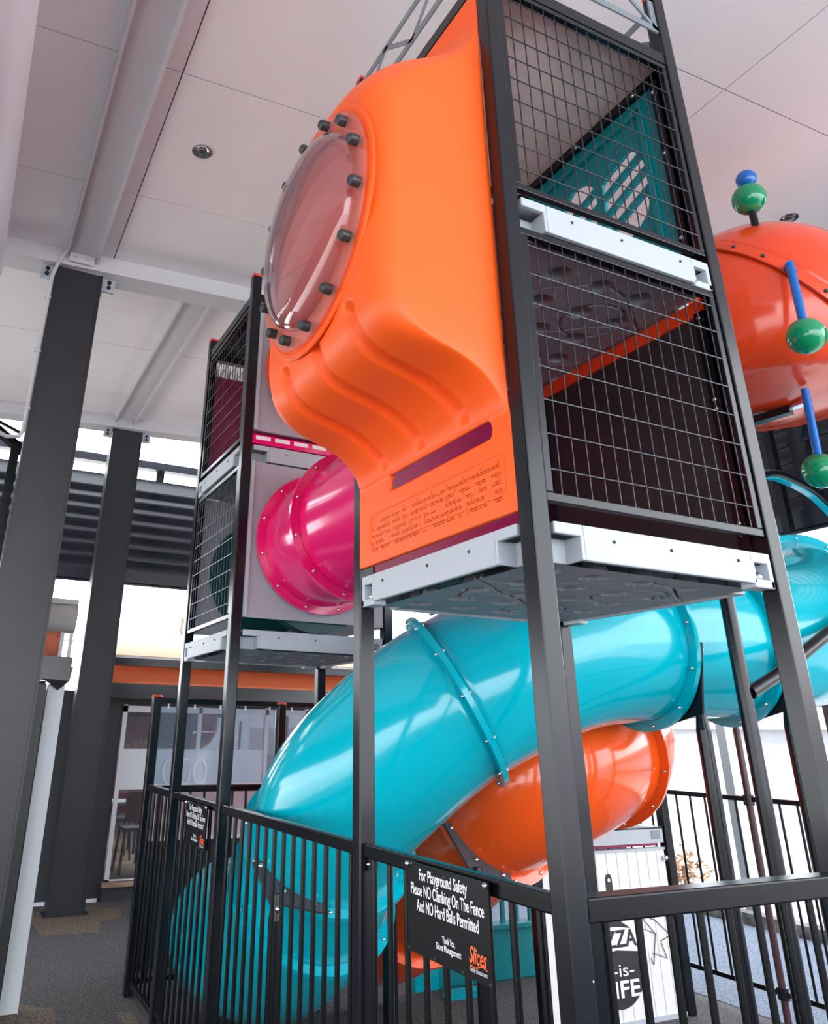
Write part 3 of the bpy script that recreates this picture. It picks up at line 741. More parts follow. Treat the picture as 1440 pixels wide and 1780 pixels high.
pk, pf = tube_thing('crawl_tube', 'shiny pink crawl tube leaving the grey wall of the second tower', 'crawl tube', [(.88, 4.27, Z(1.74)), (.88, 3.45, Z(1.74)), (.88, 2.6, Z(1.74)), (.88, 1.77, Z(1.74))], .62, PINK, [.05, 1.05], base=(.88, 4.2, Z(1.1)))
ok, okf = tube_thing('crawl_tube', 'orange crawl tube at the upper wall of the second tower', 'crawl tube', [(.88, 4.27, Z(3.58)), (.88, 3.45, Z(3.58)), (.88, 2.6, Z(3.58)), (.88, 1.77, Z(3.58))], .62, REDOR, [.05, 2.0], base=(.88, 4.2, Z(2.9)))

def support(parent_slide, fl, pref, plate=BLACK, toward=-1, a0=0, a1=86):
    """gusset plate under a flange with a round pole to the floor"""
    p, d, u_, w_, o = fl
    # plate in the plane of the flange, hugging its lower rim
    pts2 = []
    down = Vector((0, 0, -1)); dn = (down-d*down.dot(d)).normalized(); sd = d.cross(dn)
    if sd.dot(Vector(pref)) < 0: sd = -sd
    def P2(ang, r): return p+(dn*math.cos(ang)+sd*math.sin(ang))*r+d*.035*toward
    arc = [P2(math.radians(a_), R+.0) for a_ in range(a0, a1, 6)]
    tip2 = P2(math.radians(42), R+.15)
    v = arc+[P2(math.radians(a1-1), R+.07), tip2+(sd*.05), tip2-(sd*.05)+dn*.02, P2(math.radians(a0), R+.07)]
    n_ = len(v); vv = v+[q+d*.02*toward for q in v]
    f_ = [tuple(range(n_)), tuple(range(2*n_-1, n_-1, -1))]+[(i, (i+1) % n_, (i+1) % n_+n_, i+n_) for i in range(n_)]
    pl = MB().add(vv, f_).build('gusset_plate', plate, parent_slide)
    for a_, r_ in ((a1-6, R+.035), ((a0+a1)/2, R+.05), (a0+8, R+.035)): bolt(pl, P2(math.radians(a_), r_)+d*.03*toward, .022)
    q = tip2+d*.035*toward
    for k in (.02, -.06): bolt(pl, q-dn*k*1.0+d*.02*toward+Vector((0, 0, -.02)), .024)
    MB().cyl((q.x, q.y, 0), (q.x, q.y, q.z-.12), .055, 20).cyl((q.x, q.y, q.z-.12), (q.x, q.y, q.z+.04), .055, 20, r2=.03).build('support_pole', BLACK, parent_slide, smooth=True)
    return q
GPL = mat('dark_grey_plate', (.06, .06, .07), .45)
support(ts, tf[2], (0, -1, 0)); support(ts, tf[1], (0, -1, 0))
support(ts, tf[4], (-1, 0, 0), GPL, a0=14, a1=70); support(os_, of[2], (-1, 0, 0), GPL, a0=14, a1=76)
m = MB().cyl((3.25, 1.6, 0), (3.25, 1.6, Z(1.5)), .055, 20); m.build('support_pole', BLACK, ts, smooth=True)
m = MB().path([(3.28, 1.57, Z(.33)), (3.6, 1.57, Z(.46)), (4.45, 1.57, Z(.87)), (5.5, 1.57, Z(1.38))], .05, 16); m.build('diagonal_brace', BLACK, ts, smooth=True)
# black hoop rail with teal lining at the far right
hp = [(5.6, 3.0, Z(2.7)), (6.2, 3.0, Z(2.95)), (6.65, 3.0, Z(2.93)), (7.05, 3.0, Z(2.80)), (7.4, 3.0, Z(2.5)), (7.6, 3.0, Z(2.0))]
t = empty('hoop_rail', 'curved black hoop rail lined with teal plastic at the right edge above the turquoise slide', 'rail', (7.3, 3.0, Z(1.9)))
MB().path(catmull(hp, 8), .055, 12).build('rail_tube', BLACK, t, smooth=True)
C_ = catmull(hp, 8); m = MB()
for i in range(len(C_)-1):
    a_, b_ = C_[i]+Vector((-.01, 0.02, -.06)), C_[i+1]+Vector((-.01, 0.02, -.06)); m.bar(a_, b_, .08, .02)
m.build('lining', TEAL, t)

# orange pod
pc = Vector((4.50, 1.62, Z(3.72))); pr = 1.13
pt = empty('climbing_pod', 'round glossy orange climbing pod high up at the right edge', 'play pod', pc)
def pod_part(f0, f1, rr, material, name, ax, sol=.03):
    ax = Vector(ax).normalized(); u_ = ax.orthogonal().normalized(); w_ = ax.cross(u_); n = 64; k = 24; v = []; f_ = []
    for i in range(k+1):
        q = f0+(f1-f0)*i/k
        v += [pc+ax*rr*math.cos(q)+(u_*math.cos(t_)+w_*math.sin(t_))*rr*math.sin(q) for t_ in [2*math.pi*j/n for j in range(n)]]
    for i in range(k):
        for j in range(n): f_.append((i*n+j, i*n+(j+1) % n, (i+1)*n+(j+1) % n, (i+1)*n+j))
    zf = pc.z-.80
    v = [Vector((q.x, q.y, max(q.z, zf+.10*max(0, min(1, (q.z-pc.z+pr)/.33))))) if q.z < zf+.1 else q for q in v]
    return MB().add(v, f_).build(name, material, pt, smooth=True, sol=sol)
ax = Vector((0.486, -0.538, 0.684)).normalized()
pod_part(0.001, math.radians(80), pr, REDOR, 'upper_shell', ax)
pod_part(math.radians(80), math.radians(179.9), pr*.985, REDOR, 'lower_shell', ax)
bnd = pod_part(math.radians(80), math.radians(85), pr*1.02, REDOR, 'seam_band', ax)
u_ = ax.orthogonal().normalized(); w_ = ax.cross(u_)
for j in range(24):
    t_ = 2*math.pi*j/24; q = math.radians(82.5); bolt(bnd, pc+(ax*math.cos(q)+(u_*math.cos(t_)+w_*math.sin(t_))*math.sin(q))*pr*1.02, .02, RUBCAP)
# square collar below the pod
cq = pc+Vector((0, 0, -.80))
m = MB().box(cq.x-.03, cq.x+.06, cq.y-.3, cq.y+.12, cq.z-.03, cq.z); m.build('steel_strip', STEEL, pt, bevel=.01)
MB().bar((1.69, 1.74, Z(2.66)), (4.35, 2.05, Z(2.86)), .09, .09).bar((4.35, 2.05, Z(2.86)), (4.5, 1.5, Z(2.88)), .09, .07).build('support_arm', BLACK, pt)
rt = empty('pod_post', 'dark square post behind the right tower post, beside the louvre screen', 'post', (7.2, 3.55, 0))
MB().box(7.15, 7.25, 3.5, 3.6, 0, Z(4.2)).build('shaft', BLACK, rt)
# antenna balls
def ball(parent, p, r, material, name='ball'): return MB().sphere(p, r, 32, 20).build(name, material, parent, smooth=True)
dcam = lambda v: v
ant = empty('pod_finial', 'green ball topped by a small blue ball on top of the orange pod', 'play finial', (3.93, 1.05, Z(4.6)))
m = MB().cyl((3.93, 1.07, Z(4.48)), (3.93, 1.07, Z(4.75)), .035, 14); m.build('stem', BLACK, ant)
ball(ant, (3.93, 1.07, Z(4.83)), .155, GREENB); ball(ant, (3.93, 1.05, Z(5.05)), .095, BLUEP, 'cap_ball')
def rod(p, q, r, label, root=None):
    t = empty('ball_rod', label, 'play rod', p)
    m = MB().cyl(p, q, .035, 16)
    if root: m.cyl(root, p, .035, 16)
    m.build('rod', BLUEP, t, smooth=True); ball(t, q, r, GREENB)
rod((3.66, .70, Z(3.78)), (3.56, .66, Z(3.03)), .15, 'blue rod with a green ball end sticking out across the orange pod', root=(3.76, .80, Z(3.80)))
rod((4.28, 1.20, Z(2.925)), (4.22, 1.20, Z(2.14)), .15, 'blue rod with a green ball end hanging below the orange pod')

# ------------------------------------------------------------------ fences
def fence(u, c, a0, a1, label, ztop=Z(-.56), zbot=.12, sp=.172, rw=.06, rh=.07, br=.013, group='black fence panels', first=None, rnd=.016, mt=None):
    f = (lambda p, z: (p, c, z)) if u == 'x' else (lambda p, z: (c, p, z))
    t = empty('safety_fence', label, 'fence', f((a0+a1)/2, 0), group); mt = mt or FENCEBLK
    MB().bar(f(a0, ztop-rh/2), f(a1, ztop-rh/2), rw, rh).build('top_rail', mt, t, bevel=.008)
    MB().bar(f(a0, zbot), f(a1, zbot), .04, .045).build('bottom_rail', mt, t, bevel=.005)
    p = a0+(first if first else sp*.6); proto = None
    while p < a1-.04:
        if proto is None:
            proto = MB().cyl(f(p, zbot), f(p, ztop-rh+.005), rnd, 10).build('baluster', mt, t, smooth=True); p0 = Vector(f(p, 0))
        else:
            c_ = proto.copy(); col.objects.link(c_); c_.location = Vector(f(p, 0))-p0
        p += sp
    return t
def clamp(t, x, y, z):
    o = MB().box(x-.04, x+.04, y-.012, y+.012, z-.03, z+.03).build('rail_bracket', FENCEBLK, t)
    for dx in (-.022, .022): bolt(o, (x+dx, y-.014, z), .010)
f1 = fence('y', .05, .1, 1.68, 'black fence panel between the two front posts of the near tower, carrying the readable sign', first=.13)
f2 = fence('y', .05, 1.78, 4.25, 'black fence panel between the near tower and the second tower, turquoise slide behind it')
f3 = fence('y', .05, 4.35, 5.83, 'black fence panel between the front posts of the second tower, carrying the far sign')
f4 = fence('y', .05, 5.93, 6.98, 'short black fence panel at the far left end, before the red capped post')
f5 = fence('x', .05, .1, 1.585, 'black fence panel along the right side from the nearest tower post', first=.118, sp=.170, rw=.10, rh=.085)
f6 = fence('x', .05, 1.685, 4.6, 'black fence panel continuing right of the near tower at the frame edge', rw=.10, rh=.085)
clamp(f1, .06, 1.67, Z(-.66)); 
# screen bay at the back of the enclosure
f7 = fence('x', 7.05, .1, 1.6, 'black fence panel under the clear screen at the back left of the enclosure', ztop=Z(-.58))
f8 = fence('x', 7.05, 1.7, 3.4, 'black fence panel under the clear screen right of the middle red capped post', ztop=Z(-.58))
def capped(x, y, top, label):
    t = empty('fence_post', label, 'fence post', (x+.05, y+.05, 0))
    MB().box(x, x+.1, y, y+.1, 0, top).build('shaft', BLACK, t, bevel=.008)
    MB().cyl((x+.05, y+.05, top), (x+.05, y+.05, top+.025), .07, 24, r2=.05).build('post_cap', REDCAP, t, smooth=True)
    return t
capped(0, 7.0, Z(.37), 'black square fence post with red cap at the far left corner of the fence')
capped(1.6, 7.0, Z(.33), 'black square post with red cap between the two clear screens')
def screen(x0, x1, label):
    t = empty('clear_screen', label, 'screen', ((x0+x1)/2, 7.08, Z(-.57)))
    MB().box(x0, x1, 7.06, 7.12, Z(.30), Z(.36)).build('top_rail', BLACK, t)
    MB().box(x0+.02, x1-.02, 7.085, 7.095, Z(-.57), Z(.27)).build('sheet', PVC, t)
    m = MB()
    for i in range(5): p = x0+.1+(x1-x0-.2)*i/4; m.box(p, p+.015, 7.08, 7.10, Z(.25), Z(.31))
    m.build('tie', WHITET, t)
screen(.1, 1.6, 'clear plastic weather screen above the fence, left of the middle red capped post')
screen(1.7, 3.4, 'clear plastic weather screen right of the middle red capped post')
# low board wall behind
t = empty('low_board_wall', 'low pale pink board wall with a white line behind the back fence', 'low wall', (2.2, 7.9, 0))
MB().box(.3, 4.4, 7.9, 8.0, Z(-1.20), Z(-.62)).build('pink_board', PALEP, t); MB().box(.3, 4.4, 7.88, 8.02, Z(-1.24), Z(-1.20)).build('white_strip', WHITET, t); MB().box(.3, 4.4, 7.9, 8.0, 0, Z(-1.24)).build('dark_base', KICK, t)
# back right fence
THIN = FENCEBLK
fence('y', 5.7, -1.2, 3.62, 'thin black fence on the far right side in front of the white wall, nearer length', ztop=Z(-.585)+.03, zbot=.27, sp=.2, rw=.05, rh=.05, rnd=.013, group='thin black fence lengths on the right')
fence('y', 5.7, 3.72, 7.4, 'thin black fence on the far right side in front of the white wall, farther length', ztop=Z(-.585)+.03, zbot=.27, sp=.2, rw=.05, rh=.05, rnd=.013, group='thin black fence lengths on the right')
t = empty('fence_post', 'thin dark round fence post with a clamp, in the far right fence', 'fence post', (5.7, 3.67, 0))
MB().cyl((5.7, 3.67, 0), (5.7, 3.67, Z(.3)), .035, 16).build('shaft', mat('maroon_black_paint', (.05, .015, .02), .35), t, smooth=True)
MB().cyl((5.7, 3.67, Z(-.64)), (5.7, 3.67, Z(-.54)), .055, 16).build('clamp', BLACK, t); MB().cyl((5.7, 3.67, .22), (5.7, 3.67, .32), .055, 16).build('clamp', BLACK, t)

# ------------------------------------------------------------------ signs
LFT, UP = (0, -1, 0), (0, 0, 1)
def safety_sign(y0, y1, z0, z1, x, label, fine=True):
    """y0 > y1 : left and right edge as seen from outside"""
    t = empty('safety_sign', label, 'sign', (x, (y0+y1)/2, z0))
    s = MB().box(x, x+.008, y1, y0, z0, z1).build('sheet', SIGNB, t)
    W_ = y0-y1; H_ = z1-z0; X_ = x-.0015
    q = lambda u, v: (X_, y0-u*W_, z1-v*H_)
    def tx(nm, b_, u0, u1, v, h, mt, **k): text(nm, b_, q((u0+u1)/2, v), LFT, UP, h, mt, s, width=(u1-u0)*W_, **k)
    tx('lettering', 'For Playground Safety', .17, .77, .125, .068, WHITET, bold=.014)
    tx('lettering', 'Please NO Climbing On The Fence', .055, .945, .30, .068, WHITET, bold=.014)
    tx('lettering', 'And NO Hard Balls Permitted', .13, .88, .47, .068, WHITET, bold=.014)
    tx('lettering', 'Thank You,', .45, .60, .735, .036, WHITET, bold=.012)
    tx('lettering', 'Slices Management', .37, .67, .82, .036, WHITET, bold=.012)
    tx('lettering', 'Slices', .76, .95, .765, .085, ORT, bold=.018, shear=.35)
    tx('lettering', 'Family Restaurants', .76, .95, .90, .024, WHITET, shear=.4)
    m = MB(); pts = [q(.77+.18*i/10, .855+.02*math.sin(i/10*6.3)) for i in range(11)]; m.path(pts, .0025, 6); m.build('swoosh', ORT, s)
    for u, v in ((.02, .03), (.98, .03)): bolt(s, Vector(q(u, v))+Vector((-.004, 0, 0)), .013)
    for u, v in ((.5, .07), (.02, .97), (.35, .97), (.68, .97), (.98, .97)): bolt(s, q(u, v), .006, RUBCAP, 'rivet')
    return t
safety_sign(1.15, .48, Z(-.945), Z(-.575), -.012, 'black playground safety sign with white text on the fence of the near tower')
safety_sign(5.2, 4.53, Z(-.945), Z(-.60), -.012, 'small looking black safety sign on the farther fence panel at left')

# ------------------------------------------------------------------ pizza play panel (counter module)
pz = empty('pizza_play_panel', 'white plank play panel printed with a black pizza peel, behind the right fence', 'play panel', (4.2, 4.3, 0))
MB().box(3.35, 5.02, 4.29, 4.33, .04, Z(-1.09)).build('plank_board', PLANK, pz)
MB().box(3.35, 5.02, 4.27, 4.335, Z(-1.09), Z(-1.07)).build('top_edge', GREYP, pz)
MB().box(3.35, 5.04, 4.28, 4.36, 0, .04).build('bottom_edge', GREYP, pz)
for x in (3.25, 5.06): MB().box(x, x+.1, 4.27, 4.37, 0, Z(-.55)).build('post', BLACK, pz, bevel=.008)
bd = MB().box(3.35, 5.03, 4.28, 4.31, Z(-1.03), Z(-.88)).box(3.35, 5.03, 4.28, 5.6, Z(-.90), Z(-.88)).build('grey_shelf', GREYP, pz, bevel=.005)
MB().box(4.86, 4.98, 4.272, 4.279, Z(-.99), Z(-.91)).build('shelf_pocket', GREYU, pz)
MB().box(3.35, 5.0, 4.34, 5.4, Z(-1.06), Z(-1.04)).build('magenta_shelf', CRIM, pz)
m = MB().box(4.6, 5.03, 4.5, 5.2, Z(-.80), Z(-.70)); m.build('upper_ledge', GREYP, pz)
bolt(pz, (5.0, 4.26, Z(-1.17)), .028)
F_ = lambda u, v, d: (u, 4.288-d, v)
cxp, czp, rp = 4.20, Z(-2.05), .36
peel = [(cxp+rp*math.cos(math.radians(a_)), czp+rp*1.0*math.sin(math.radians(a_))) for a_ in range(-250, 71, 8)]
peel += [(cxp+.075, czp+.38), (cxp+.045, czp+.46), (cxp+.043, Z(-1.32)), (cxp+.03, Z(-1.29)), (cxp, Z(-1.28)), (cxp-.03, Z(-1.29)), (cxp-.043, Z(-1.32)), (cxp-.045, czp+.46), (cxp-.075, czp+.38)]
o = MB().prism([(x, z-.0) for x, z in peel], F_, .001, .003)
po = o.build('printed_peel', PRB, pz)
# peel print shifted so that the handle meets the visible one
MB().cyl((cxp, 4.283, Z(-1.335)), (cxp, 4.2825, Z(-1.335)), .018, 20).build('handle_hole', WHITET, po)
bn = [(cxp-.52, Z(-1.72)), (cxp+.40, Z(-1.80)), (cxp+.47, Z(-1.86)), (cxp+.40, Z(-2.04)), (cxp+.34, Z(-1.98)), (cxp-.52, Z(-1.97))]
bn = [(cxp-.44, Z(-1.78)), (cxp, Z(-1.735)), (cxp+.38, Z(-1.78)), (cxp+.47, Z(-1.82)), (cxp+.40, Z(-2.02)), (cxp+.30, Z(-1.96)), (cxp, Z(-1.93)), (cxp-.44, Z(-1.98))]
MB().prism(bn, F_, .004, .005).build('printed_banner', WHITET, po)
m = MB()
def line(ps, r=.006):
    for i in range(len(ps)-1): m.bar((ps[i][0], 4.281, ps[i][1]), (ps[i+1][0], 4.281, ps[i+1][1]), .004, r*1.6, up=(0, 1, 0)) if False else m.bar((ps[i][0], 4.281, ps[i][1]), (ps[i+1][0], 4.281, ps[i+1][1]), r, .004, up=(0, 1, 0))
line([(cxp+.36, Z(-1.66)), (cxp+.55, Z(-1.71)), (cxp+.75, Z(-1.86)), (cxp+.60, Z(-1.90)), (cxp+.66, Z(-2.05)), (cxp+.47, Z(-1.99))])
line([(cxp+.36, Z(-1.66)), (cxp+.54, Z(-1.83)), (cxp+.47, Z(-2.09)), (cxp+.44, Z(-2.03))]); line([(cxp+.38, Z(-1.78)), (cxp+.54, Z(-1.83))])
m.build('ribbon_outline', PRB, po)
RX = (1, 0, 0)
text('lettering', 'PIZZA', (4.20, 4.278, Z(-1.845)), RX, UP, .20, PRB, po, width=.55, bold=.02)
text('lettering', '-is-', (4.26, 4.278, Z(-2.10)), RX, UP, .15, WHITET, po, width=.27)
text('lettering', 'LIFE', (4.22, 4.278, Z(-2.255)), RX, UP, .19, WHITET, po, width=.46, bold=.02)

# teal play house wall
ph = empty('playhouse_wall', 'teal plastic play wall with arched barred window behind the sign', 'play panel', (4.3, 6.0, 0))
MB().box(3.2, 4.9, 5.98, 6.06, 0, Z(-2.02)).box(3.2, 4.9, 5.93, 6.1, Z(-2.06), Z(-2.0)).box(4.78, 4.9, 5.98, 6.06, Z(-2.0), Z(-1.35)).box(3.2, 3.3, 5.98, 6.06, Z(-2.0), Z(-1.35)).build('wall', TEALD2, ph, bevel=.01)
m = MB()
for i in range(7): x = 3.5+.2*i; m.box(x, x+.045, 5.99, 6.03, Z(-2.0), Z(-1.5))
m.box(3.3, 4.8, 5.99, 6.03, Z(-1.78), Z(-1.73))
m.path([(4.3+.5*math.cos(math.radians(a_)), 6.0, Z(-1.75)+.5*math.sin(math.radians(a_))) for a_ in range(0, 181, 12)], .035, 8)
m.build('window_bars', TEALD2, ph)
m = MB()
for i in range(4): m.box(3.62+.35*i, 3.66+.35*i, 6.10, 6.14, Z(-2.2), Z(-1.4))
m.build('yellow_bars', YEL, ph)
MB().box(3.1, 3.5, 5.6, 5.75, 0, .06).box(2.9, 3.2, 5.98, 6.06, 0, .3).build('foot', TEAL, ph)

# ------------------------------------------------------------------ restaurant front at the back left
sf = 12.0
struct(MB().box(-9, -.45, sf, sf+.3, 0, Z(.62)).box(-.45, .62, sf, sf+.3, 0, Z(.62)).box(.62, 12, sf+.02, sf+.3, Z(.35), Z(1.0)).box(4.2, 12, sf, sf+.3, 0, Z(.4)).build('wall_back', DARKW))
struct(MB().box(-.45, .55, sf-.03, sf, .0, .05).build('baseboard_back', WHITEP))
struct(MB().box(.62, 4.2, sf-.05, sf+.3, 0, .28).build('trim_2', KICK))
struct(MB().box(.6, 4.25, sf-.1, sf+7, .2, .27).build('floor', mat('shop_floor', (.33, .22, .15), .5, noise=(3, .3))))
struct(MB().box(.0, 8, sf+6.5, sf+6.7, 0, Z(.6)).box(.3, .5, sf+.3, sf+6.6, 0, Z(.6)).build('wall_shop', mat('shop_interior_wall', (.10, .10, .12), .6)))
struct(MB().box(.0, 8, sf+.3, sf+6.6, Z(.6), Z(.66)).build('ceiling', DARKW))
m = MB()
for x in (.64, 2.0, 3.3, 4.13): m.box(x, x+.07, sf-.04, sf+.04, .28, Z(.42))
m.box(.64, 4.2, sf-.04, sf+.04, Z(.30), Z(.40)); m.box(.64, 4.2, sf-.04, sf+.04, .26, .30)
struct(m.build('window_1', SILVER))
g = struct(MB().box(.70, 4.14, sf-.005, sf+.005, .30, Z(.30)).build('window_2', GLASSD))
t = MB().box(.71, 2.0, sf-.02, sf-.012, Z(-.93), Z(-.30)).box(2.07, 3.3, sf-.02, sf-.012, Z(-.93), Z(-.30)).build('window_film', FROST)
tag(t, 'pale frosted film band across the restaurant window at the back', 'window film')
# script flourish on the film
m = MB()
for k in range(3):
    ctr = (1.55+.28*k, Z(-.66)); pts = [(ctr[0]+.14*math.cos(i/10*5.5+k)*(1-.03*i), sf-.03, ctr[1]+.2*math.sin(i/10*5.5+k)) for i in range(11)]
    m.path(pts, .02, 6)
tag(m.build('window_flourish', WHITET), 'white swirling script decal on the frosted film of the restaurant window', 'decal')
la = bpy.data.lights.new('restaurant_fill_light', 'AREA'); la.energy = 60; la.size = 1.2; la.color = (1, .92, .85)  # added fill light without a fitting, brightens the restaurant interior
lo = bpy.data.objects.new('restaurant_fill_light', la); col.objects.link(lo); lo.location = (2.0*S, (sf+2.5)*S, (Z(.55))*S)
# dried plant behind the glass
m = MB()
for i in range(60):
    a_ = random.uniform(0, math.pi); r_ = random.uniform(.1, .42); x = 1.15+random.uniform(-.25, .25)
    m.path([(x, sf+.35, Z(-.32)), (x+.5*r_*math.cos(a_), sf+.35+random.uniform(-.1, .1), Z(-.32)+.6*r_*math.sin(a_)), (x+r_*math.cos(a_), sf+.35+random.uniform(-.15, .15), Z(-.34)+r_*.6*math.sin(a_))], .008, 4)
pt_ = empty('dried_plant', 'tangled dried pale plant in a white trough inside the restaurant window', 'plant', (1.15, sf+.35, Z(-.6)))
m.build('stems', mat('dry_straw', (.5, .42, .4), .8), pt_); MB().box(.72, 1.8, sf+.25, sf+.5, Z(-.62), Z(-.30)).build('trough', WHITEP, pt_)
def table(x, y, z, label):
    t = empty('cafe_table', label, 'table', (x, y, z)); MB().box(x-.5, x+.5, y-.35, y+.35, z+1.02, z+1.07).build('top', TABLE, t, bevel=.01)
    for dx in (-.42, .42):
        for dy in (-.28, .28): MB().box(x+dx-.02, x+dx+.02, y+dy-.02, y+dy+.02, z, z+1.02).build('leg', BLACK, t)
def chair(x, y, z, label, ang=0):
    t = empty('cafe_chair', label, 'chair', (x, y, z))
    MB().box(x-.28, x+.28, y-.28, y+.28, z+.66, z+.72).build('seat', BLUEG if False else DARKW, t, bevel=.02)
    bk = [(x-.28+.56*i/10, z+.78+0.0) for i in range(11)]
    out_ = [(x-.27, z+.8), (x+.27, z+.8), (x+.30, z+1.25), (x+.22, z+1.42), (x, z+1.46), (x-.22, z+1.42), (x-.30, z+1.25)]
    MB().prism(out_, lambda u, v, d: (u, y-.28+d, v), 0, .04).build('backrest', CHAIRR, t, bevel=.015)
    for dx in (-.24, .24):
        for dy in (-.24, .24): MB().bar((x+dx, y+dy, z+.66), (x+dx*1.2, y+dy*1.2, z), .035, .035).build('leg', BLACK, t)
chair(1.25, sf+.75, .27, 'dark red backed chair nearest inside the restaurant window'); chair(1.2, sf+2.4, .27, 'dark red backed chair farther inside the restaurant, behind the first table')
table(1.1, sf+1.5, .27, 'pale cafe table between the chairs inside the restaurant'); table(1.3, sf+3.2, .27, 'pale cafe table farthest inside the restaurant')
m = MB().box(2.3, 3.2, sf+1.2, sf+1.4, .27, Z(-.0)); tag(m.build('red_booth_back', CHAIRR, bevel=.05), 'tall dark red booth back inside the restaurant right part', 'booth')
# awning above
aw = empty('restaurant_awning', 'orange and cream awning over the restaurant front behind the second tower', 'awning', (4, sf-.6, Z(.5)))
def slab(x0, x1, ya, za, yb, zb, th=.03): return MB().add([(x, y, z+d) for x in (x0, x1) for (y, z) in ((ya, za), (yb, zb)) for d in (0, th)], [(0, 1, 3, 2), (4, 6, 7, 5), (0, 4, 5, 1), (2, 3, 7, 6), (0, 2, 6, 4), (1, 5, 7, 3)])
slab(-.1, 9, sf-.55, Z(.74), sf-.1, Z(1.04)).build('orange_underside', AWN, aw)
MB().box(-.1, 9, sf-.75, sf-.55, Z(1.02), Z(1.14)).build('front_rail', BLACK, aw)
MB().box(-.1, 9, sf-.78, sf-.62, Z(1.14), Z(1.17)).build('rail_trim', SILVER, aw)
slab(-.1, 9, sf-.6, Z(1.17), sf+.5, Z(1.42)).build('cream_top', CREAM, aw)
MB().box(-.1, 9, sf-.6, sf-.5, Z(.50), Z(.74)).build('dark_valance', VINYL, aw)
slab(.4, 9, sf+1.5, Z(1.44), sf+2.5, Z(1.66)).build('orange_top_band', mat('pale_orange_cloth', (.85, .38, .15), .8), aw)
slab(-3, 9, sf+2.4, Z(1.66), sf+5, Z(2.2)).build('white_canopy', WHITEP, aw)
# rolled canvas & vinyl by the nearer column
rc = empty('rolled_blind', 'rolled grey canvas blind with black vinyl flap behind the nearer dark column', 'blind', (-1.2, 7, 0))
MB().box(-1.22, -1.04, 6.9, 7.02, 0, Z(.46)).build('white_post', mat('white_post_paint', (.72, .76, .80), .5), rc, bevel=.005)
MB().cyl((-1.9, 7, Z(1.20)), (-1.02, 7, Z(1.20)), .17, 24).build('canvas_roll', GVINYL, rc, smooth=True)
MB().box(-1.9, -1.02, 6.86, 7.1, Z(1.34), Z(1.40)).build('roll_cover', mat('pale_canvas', (.6, .58, .56), .8), rc, bevel=.02)
MB().box(-1.9, -1.13, 6.98, 7.02, Z(.72), Z(1.10)).build('brick_red_curtain', BRICKR, rc)
MB().box(-1.06, -1.02, 6.98, 7.02, Z(.7), Z(1.1)).box(-1.16, -1.12, 6.97, 6.99, Z(.72), Z(1.05)).build('curtain_pole', SILVER, rc)
MB().box(-1.9, -1.0, 6.90, 6.97, Z(.50), Z(.76)).add([(-1.3, 6.89, Z(.52)), (-.98, 6.89, Z(.66)), (-1.0, 6.89, Z(.50)), (-1.12, 6.84, Z(.40))], [(0, 1, 2, 3)]).build('vinyl_flap', VINYL, rc)
MB().box(-1.9, -1.24, 7.0, 7.1, 0, Z(.5)).build('dark_panel', DARKW, rc)
m = MB().box(-1.45, -1.24, 6.84, 7.0, 0, Z(.46)); m.build('dark_jamb', COLUMN, rc)

# floor patches, flat inlays
def patch(pts, name='rubber_patch'):
    m = MB(); n = len(pts); m.add([(x, y, .001) for x, y in pts]+[(x, y, .005) for x, y in pts], [tuple(range(n)), tuple(range(2*n-1, n-1, -1))]+[(i, i+n, (i+1) % n+n, (i+1) % n) for i in range(n)]); return struct(m.build('trim_3', PATCHM))
patch([(-.5, 10.0), (.25, 9.9), (.35, 10.5), (.7, 10.7), (.8, 11.3), (.4, 11.6), (-.6, 11.5)])
patch([(-1.3, 6.2), (-.75, 6.3), (-.7, 6.9), (-1.0, 7.2), (-1.4, 7.0)]); patch([(-.3, 4.6), (-.05, 3.4), (-.02, 6.5), (-.15, 6.6)])

# ------------------------------------------------------------------ outside on the right
struct(MB().box(9.2, 9.45, -12, 14.5, -.1, .16).build('trim_4', KERB))
struct(MB().box(14.5, 14.8, -20, 30, -.1, Z(.22)).build('wall_right', WHITEP))
m = MB()
rf = empty('neighbour_roof', 'weathered tiled neighbouring roof beyond the white wall on the right', 'roof', (16, 6, Z(.2)))
slab_r = MB().add([(x, y, z) for y in (-10, 26) for (x, z) in ((14.4, Z(.22)), (19, Z(1.3)), (19, Z(1.35)), (14.4, Z(.27)))], [(0, 1, 2, 3), (4, 7, 6, 5), (0, 4, 5, 1), (1, 5, 6, 2), (2, 6, 7, 3), (3, 7, 4, 0)])
slab_r.build('tiles', TILE, rf); MB().box(14.2, 14.4, -10, 26, Z(.22), Z(.30)).build('gutter', SILVER, rf)
t = tag(MB().box(9.55, 9.72, 6.95, 7.12, -.02, Z(1.2)).build('square_pole', mat('galvanised_steel', (.5, .52, .54), .35, .4)), 'pale grey galvanised square pole standing by the gravel edge on the right', 'pole')
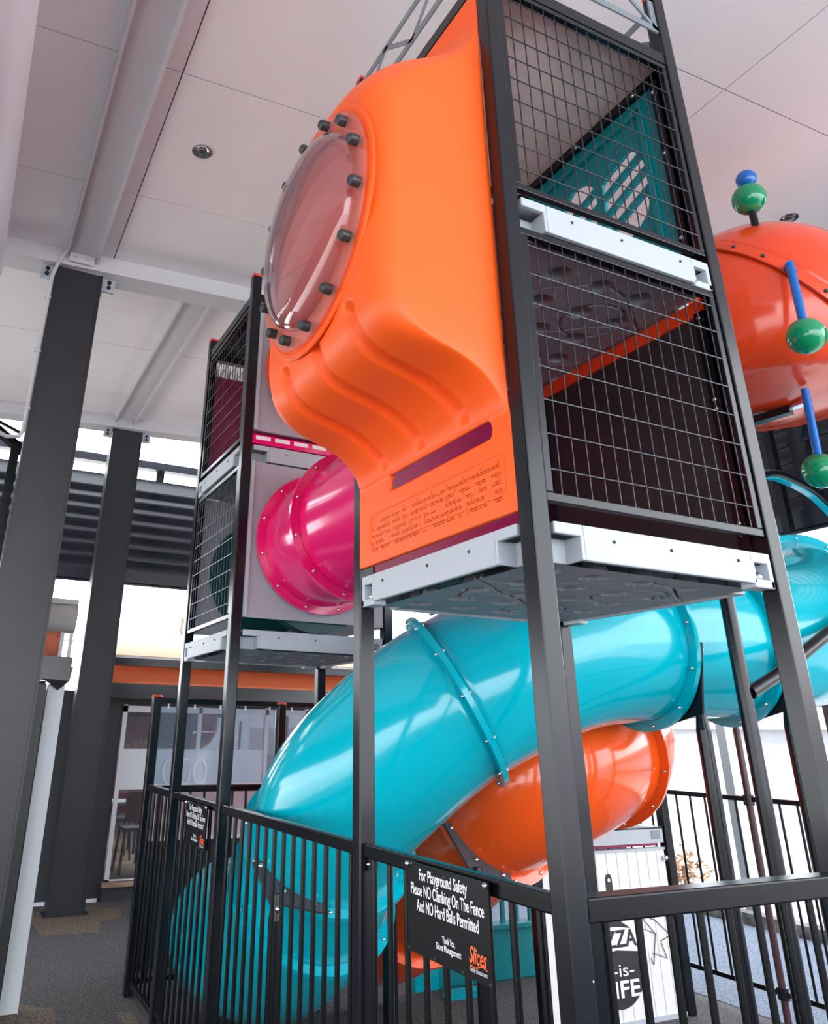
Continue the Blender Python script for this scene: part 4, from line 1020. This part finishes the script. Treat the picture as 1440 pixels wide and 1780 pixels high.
def treelet(x, y, h, s_, label, leaves=500):
    t = empty('slender_tree', label, 'tree', (x, y, 0)); m = MB(); m.cyl((x, y, -.1), (x, y, h), .08, 8, r2=.03)
    tips = []
    for i in range(26):
        a_ = random.uniform(0, 6.28); e_ = random.uniform(.2, 1.2); L = s_*random.uniform(.5, 1); z = h*random.uniform(.6, .98)
        p = Vector((x, y, z)); q = p+Vector((math.cos(a_)*math.cos(e_), math.sin(a_)*math.cos(e_), math.sin(e_)))*L; m.cyl(p, q, .025, 5, r2=.008); tips.append((p, q))
    m.build('trunk', BARK, t); lf = MB()
    for i in range(leaves):
        p, q = random.choice(tips); c_ = p.lerp(q, random.uniform(.4, 1.15))+Vector([random.gauss(0, s_*.12) for _ in range(3)])
        d = Vector([random.gauss(0, 1) for _ in range(3)]).normalized(); u2 = d.orthogonal().normalized(); k = .05
        lf.add([c_-d*k*1.6, c_+u2*k*.5, c_+d*k*1.6, c_-u2*k*.5], [(0, 1, 2, 3)])
    lf.build('foliage', LEAFM, t); return t
treelet(17.5, 8.3, 6.2, 1.6, 'sparse pale leaved tree beyond the white wall at the right edge')
treelet(3.6, 20, 5.6, 1.0, 'faint bare tree in the bright gap behind the second tower', 60)
bs = empty('low_shrub', 'small reddish shrub in the gravel behind the thin right fence', 'shrub', (10.6, 9.2, 0)); lf = MB()
for i in range(260):
    c_ = Vector((10.6, 9.2, .35))+Vector([random.gauss(0, .22), random.gauss(0, .22), random.gauss(0, .16)]); d = Vector([random.gauss(0, 1) for _ in range(3)]).normalized(); u2 = d.orthogonal().normalized()
    lf.add([c_-d*.08, c_+u2*.025, c_+d*.08, c_-u2*.025], [(0, 1, 2, 3)])
lf.build('leaves', mat('red_olive_leaf', (.35, .18, .08), .7, noise=(6, .5)), bs); MB().cyl((10.6, 9.2, -.02), (10.6, 9.2, .4), .03, 8).build('stem', BARK, bs)
# ceiling downlights
def downlight(x, y, label):
    z = cz(x); t = empty('ceiling_downlight', label, 'light', (x, y, z)); n = 32; m = MB(); v = []
    for r_, dz in ((.10, -.002), (.10, -.012), (.075, -.012), (.045, -.001)): v += [(x+r_*math.cos(2*math.pi*i/n), y+r_*math.sin(2*math.pi*i/n), z+dz) for i in range(n)]
    m.add(v, [(k*n+i, k*n+(i+1) % n, (k+1)*n+(i+1) % n, (k+1)*n+i) for k in range(3) for i in range(n)]); m.build('rim', STEEL, t, smooth=True)
    MB().sphere((x, y, z-.01), .045, 16, 8, sq=(1, 1, .5)).build('lamp', mat('dark_lamp_eye', (.05, .05, .06), .2), t, smooth=True)
downlight(-.9, 3.42, 'small round recessed downlight in the ceiling left of the bubble panel')
downlight(5.75, 1.75, 'small round recessed downlight in the ceiling at the right edge beside the pod')

# ------------------------------------------------------------------ scale from post units to metres
done = set()
for o in list(bpy.data.objects):
    if o.type in ('CAMERA', 'LIGHT'): continue
    o.location = o.location*S
    if o.type == 'MESH' and o.data.name not in done:
        o.data.transform(Matrix.Scale(S, 4)); done.add(o.data.name)
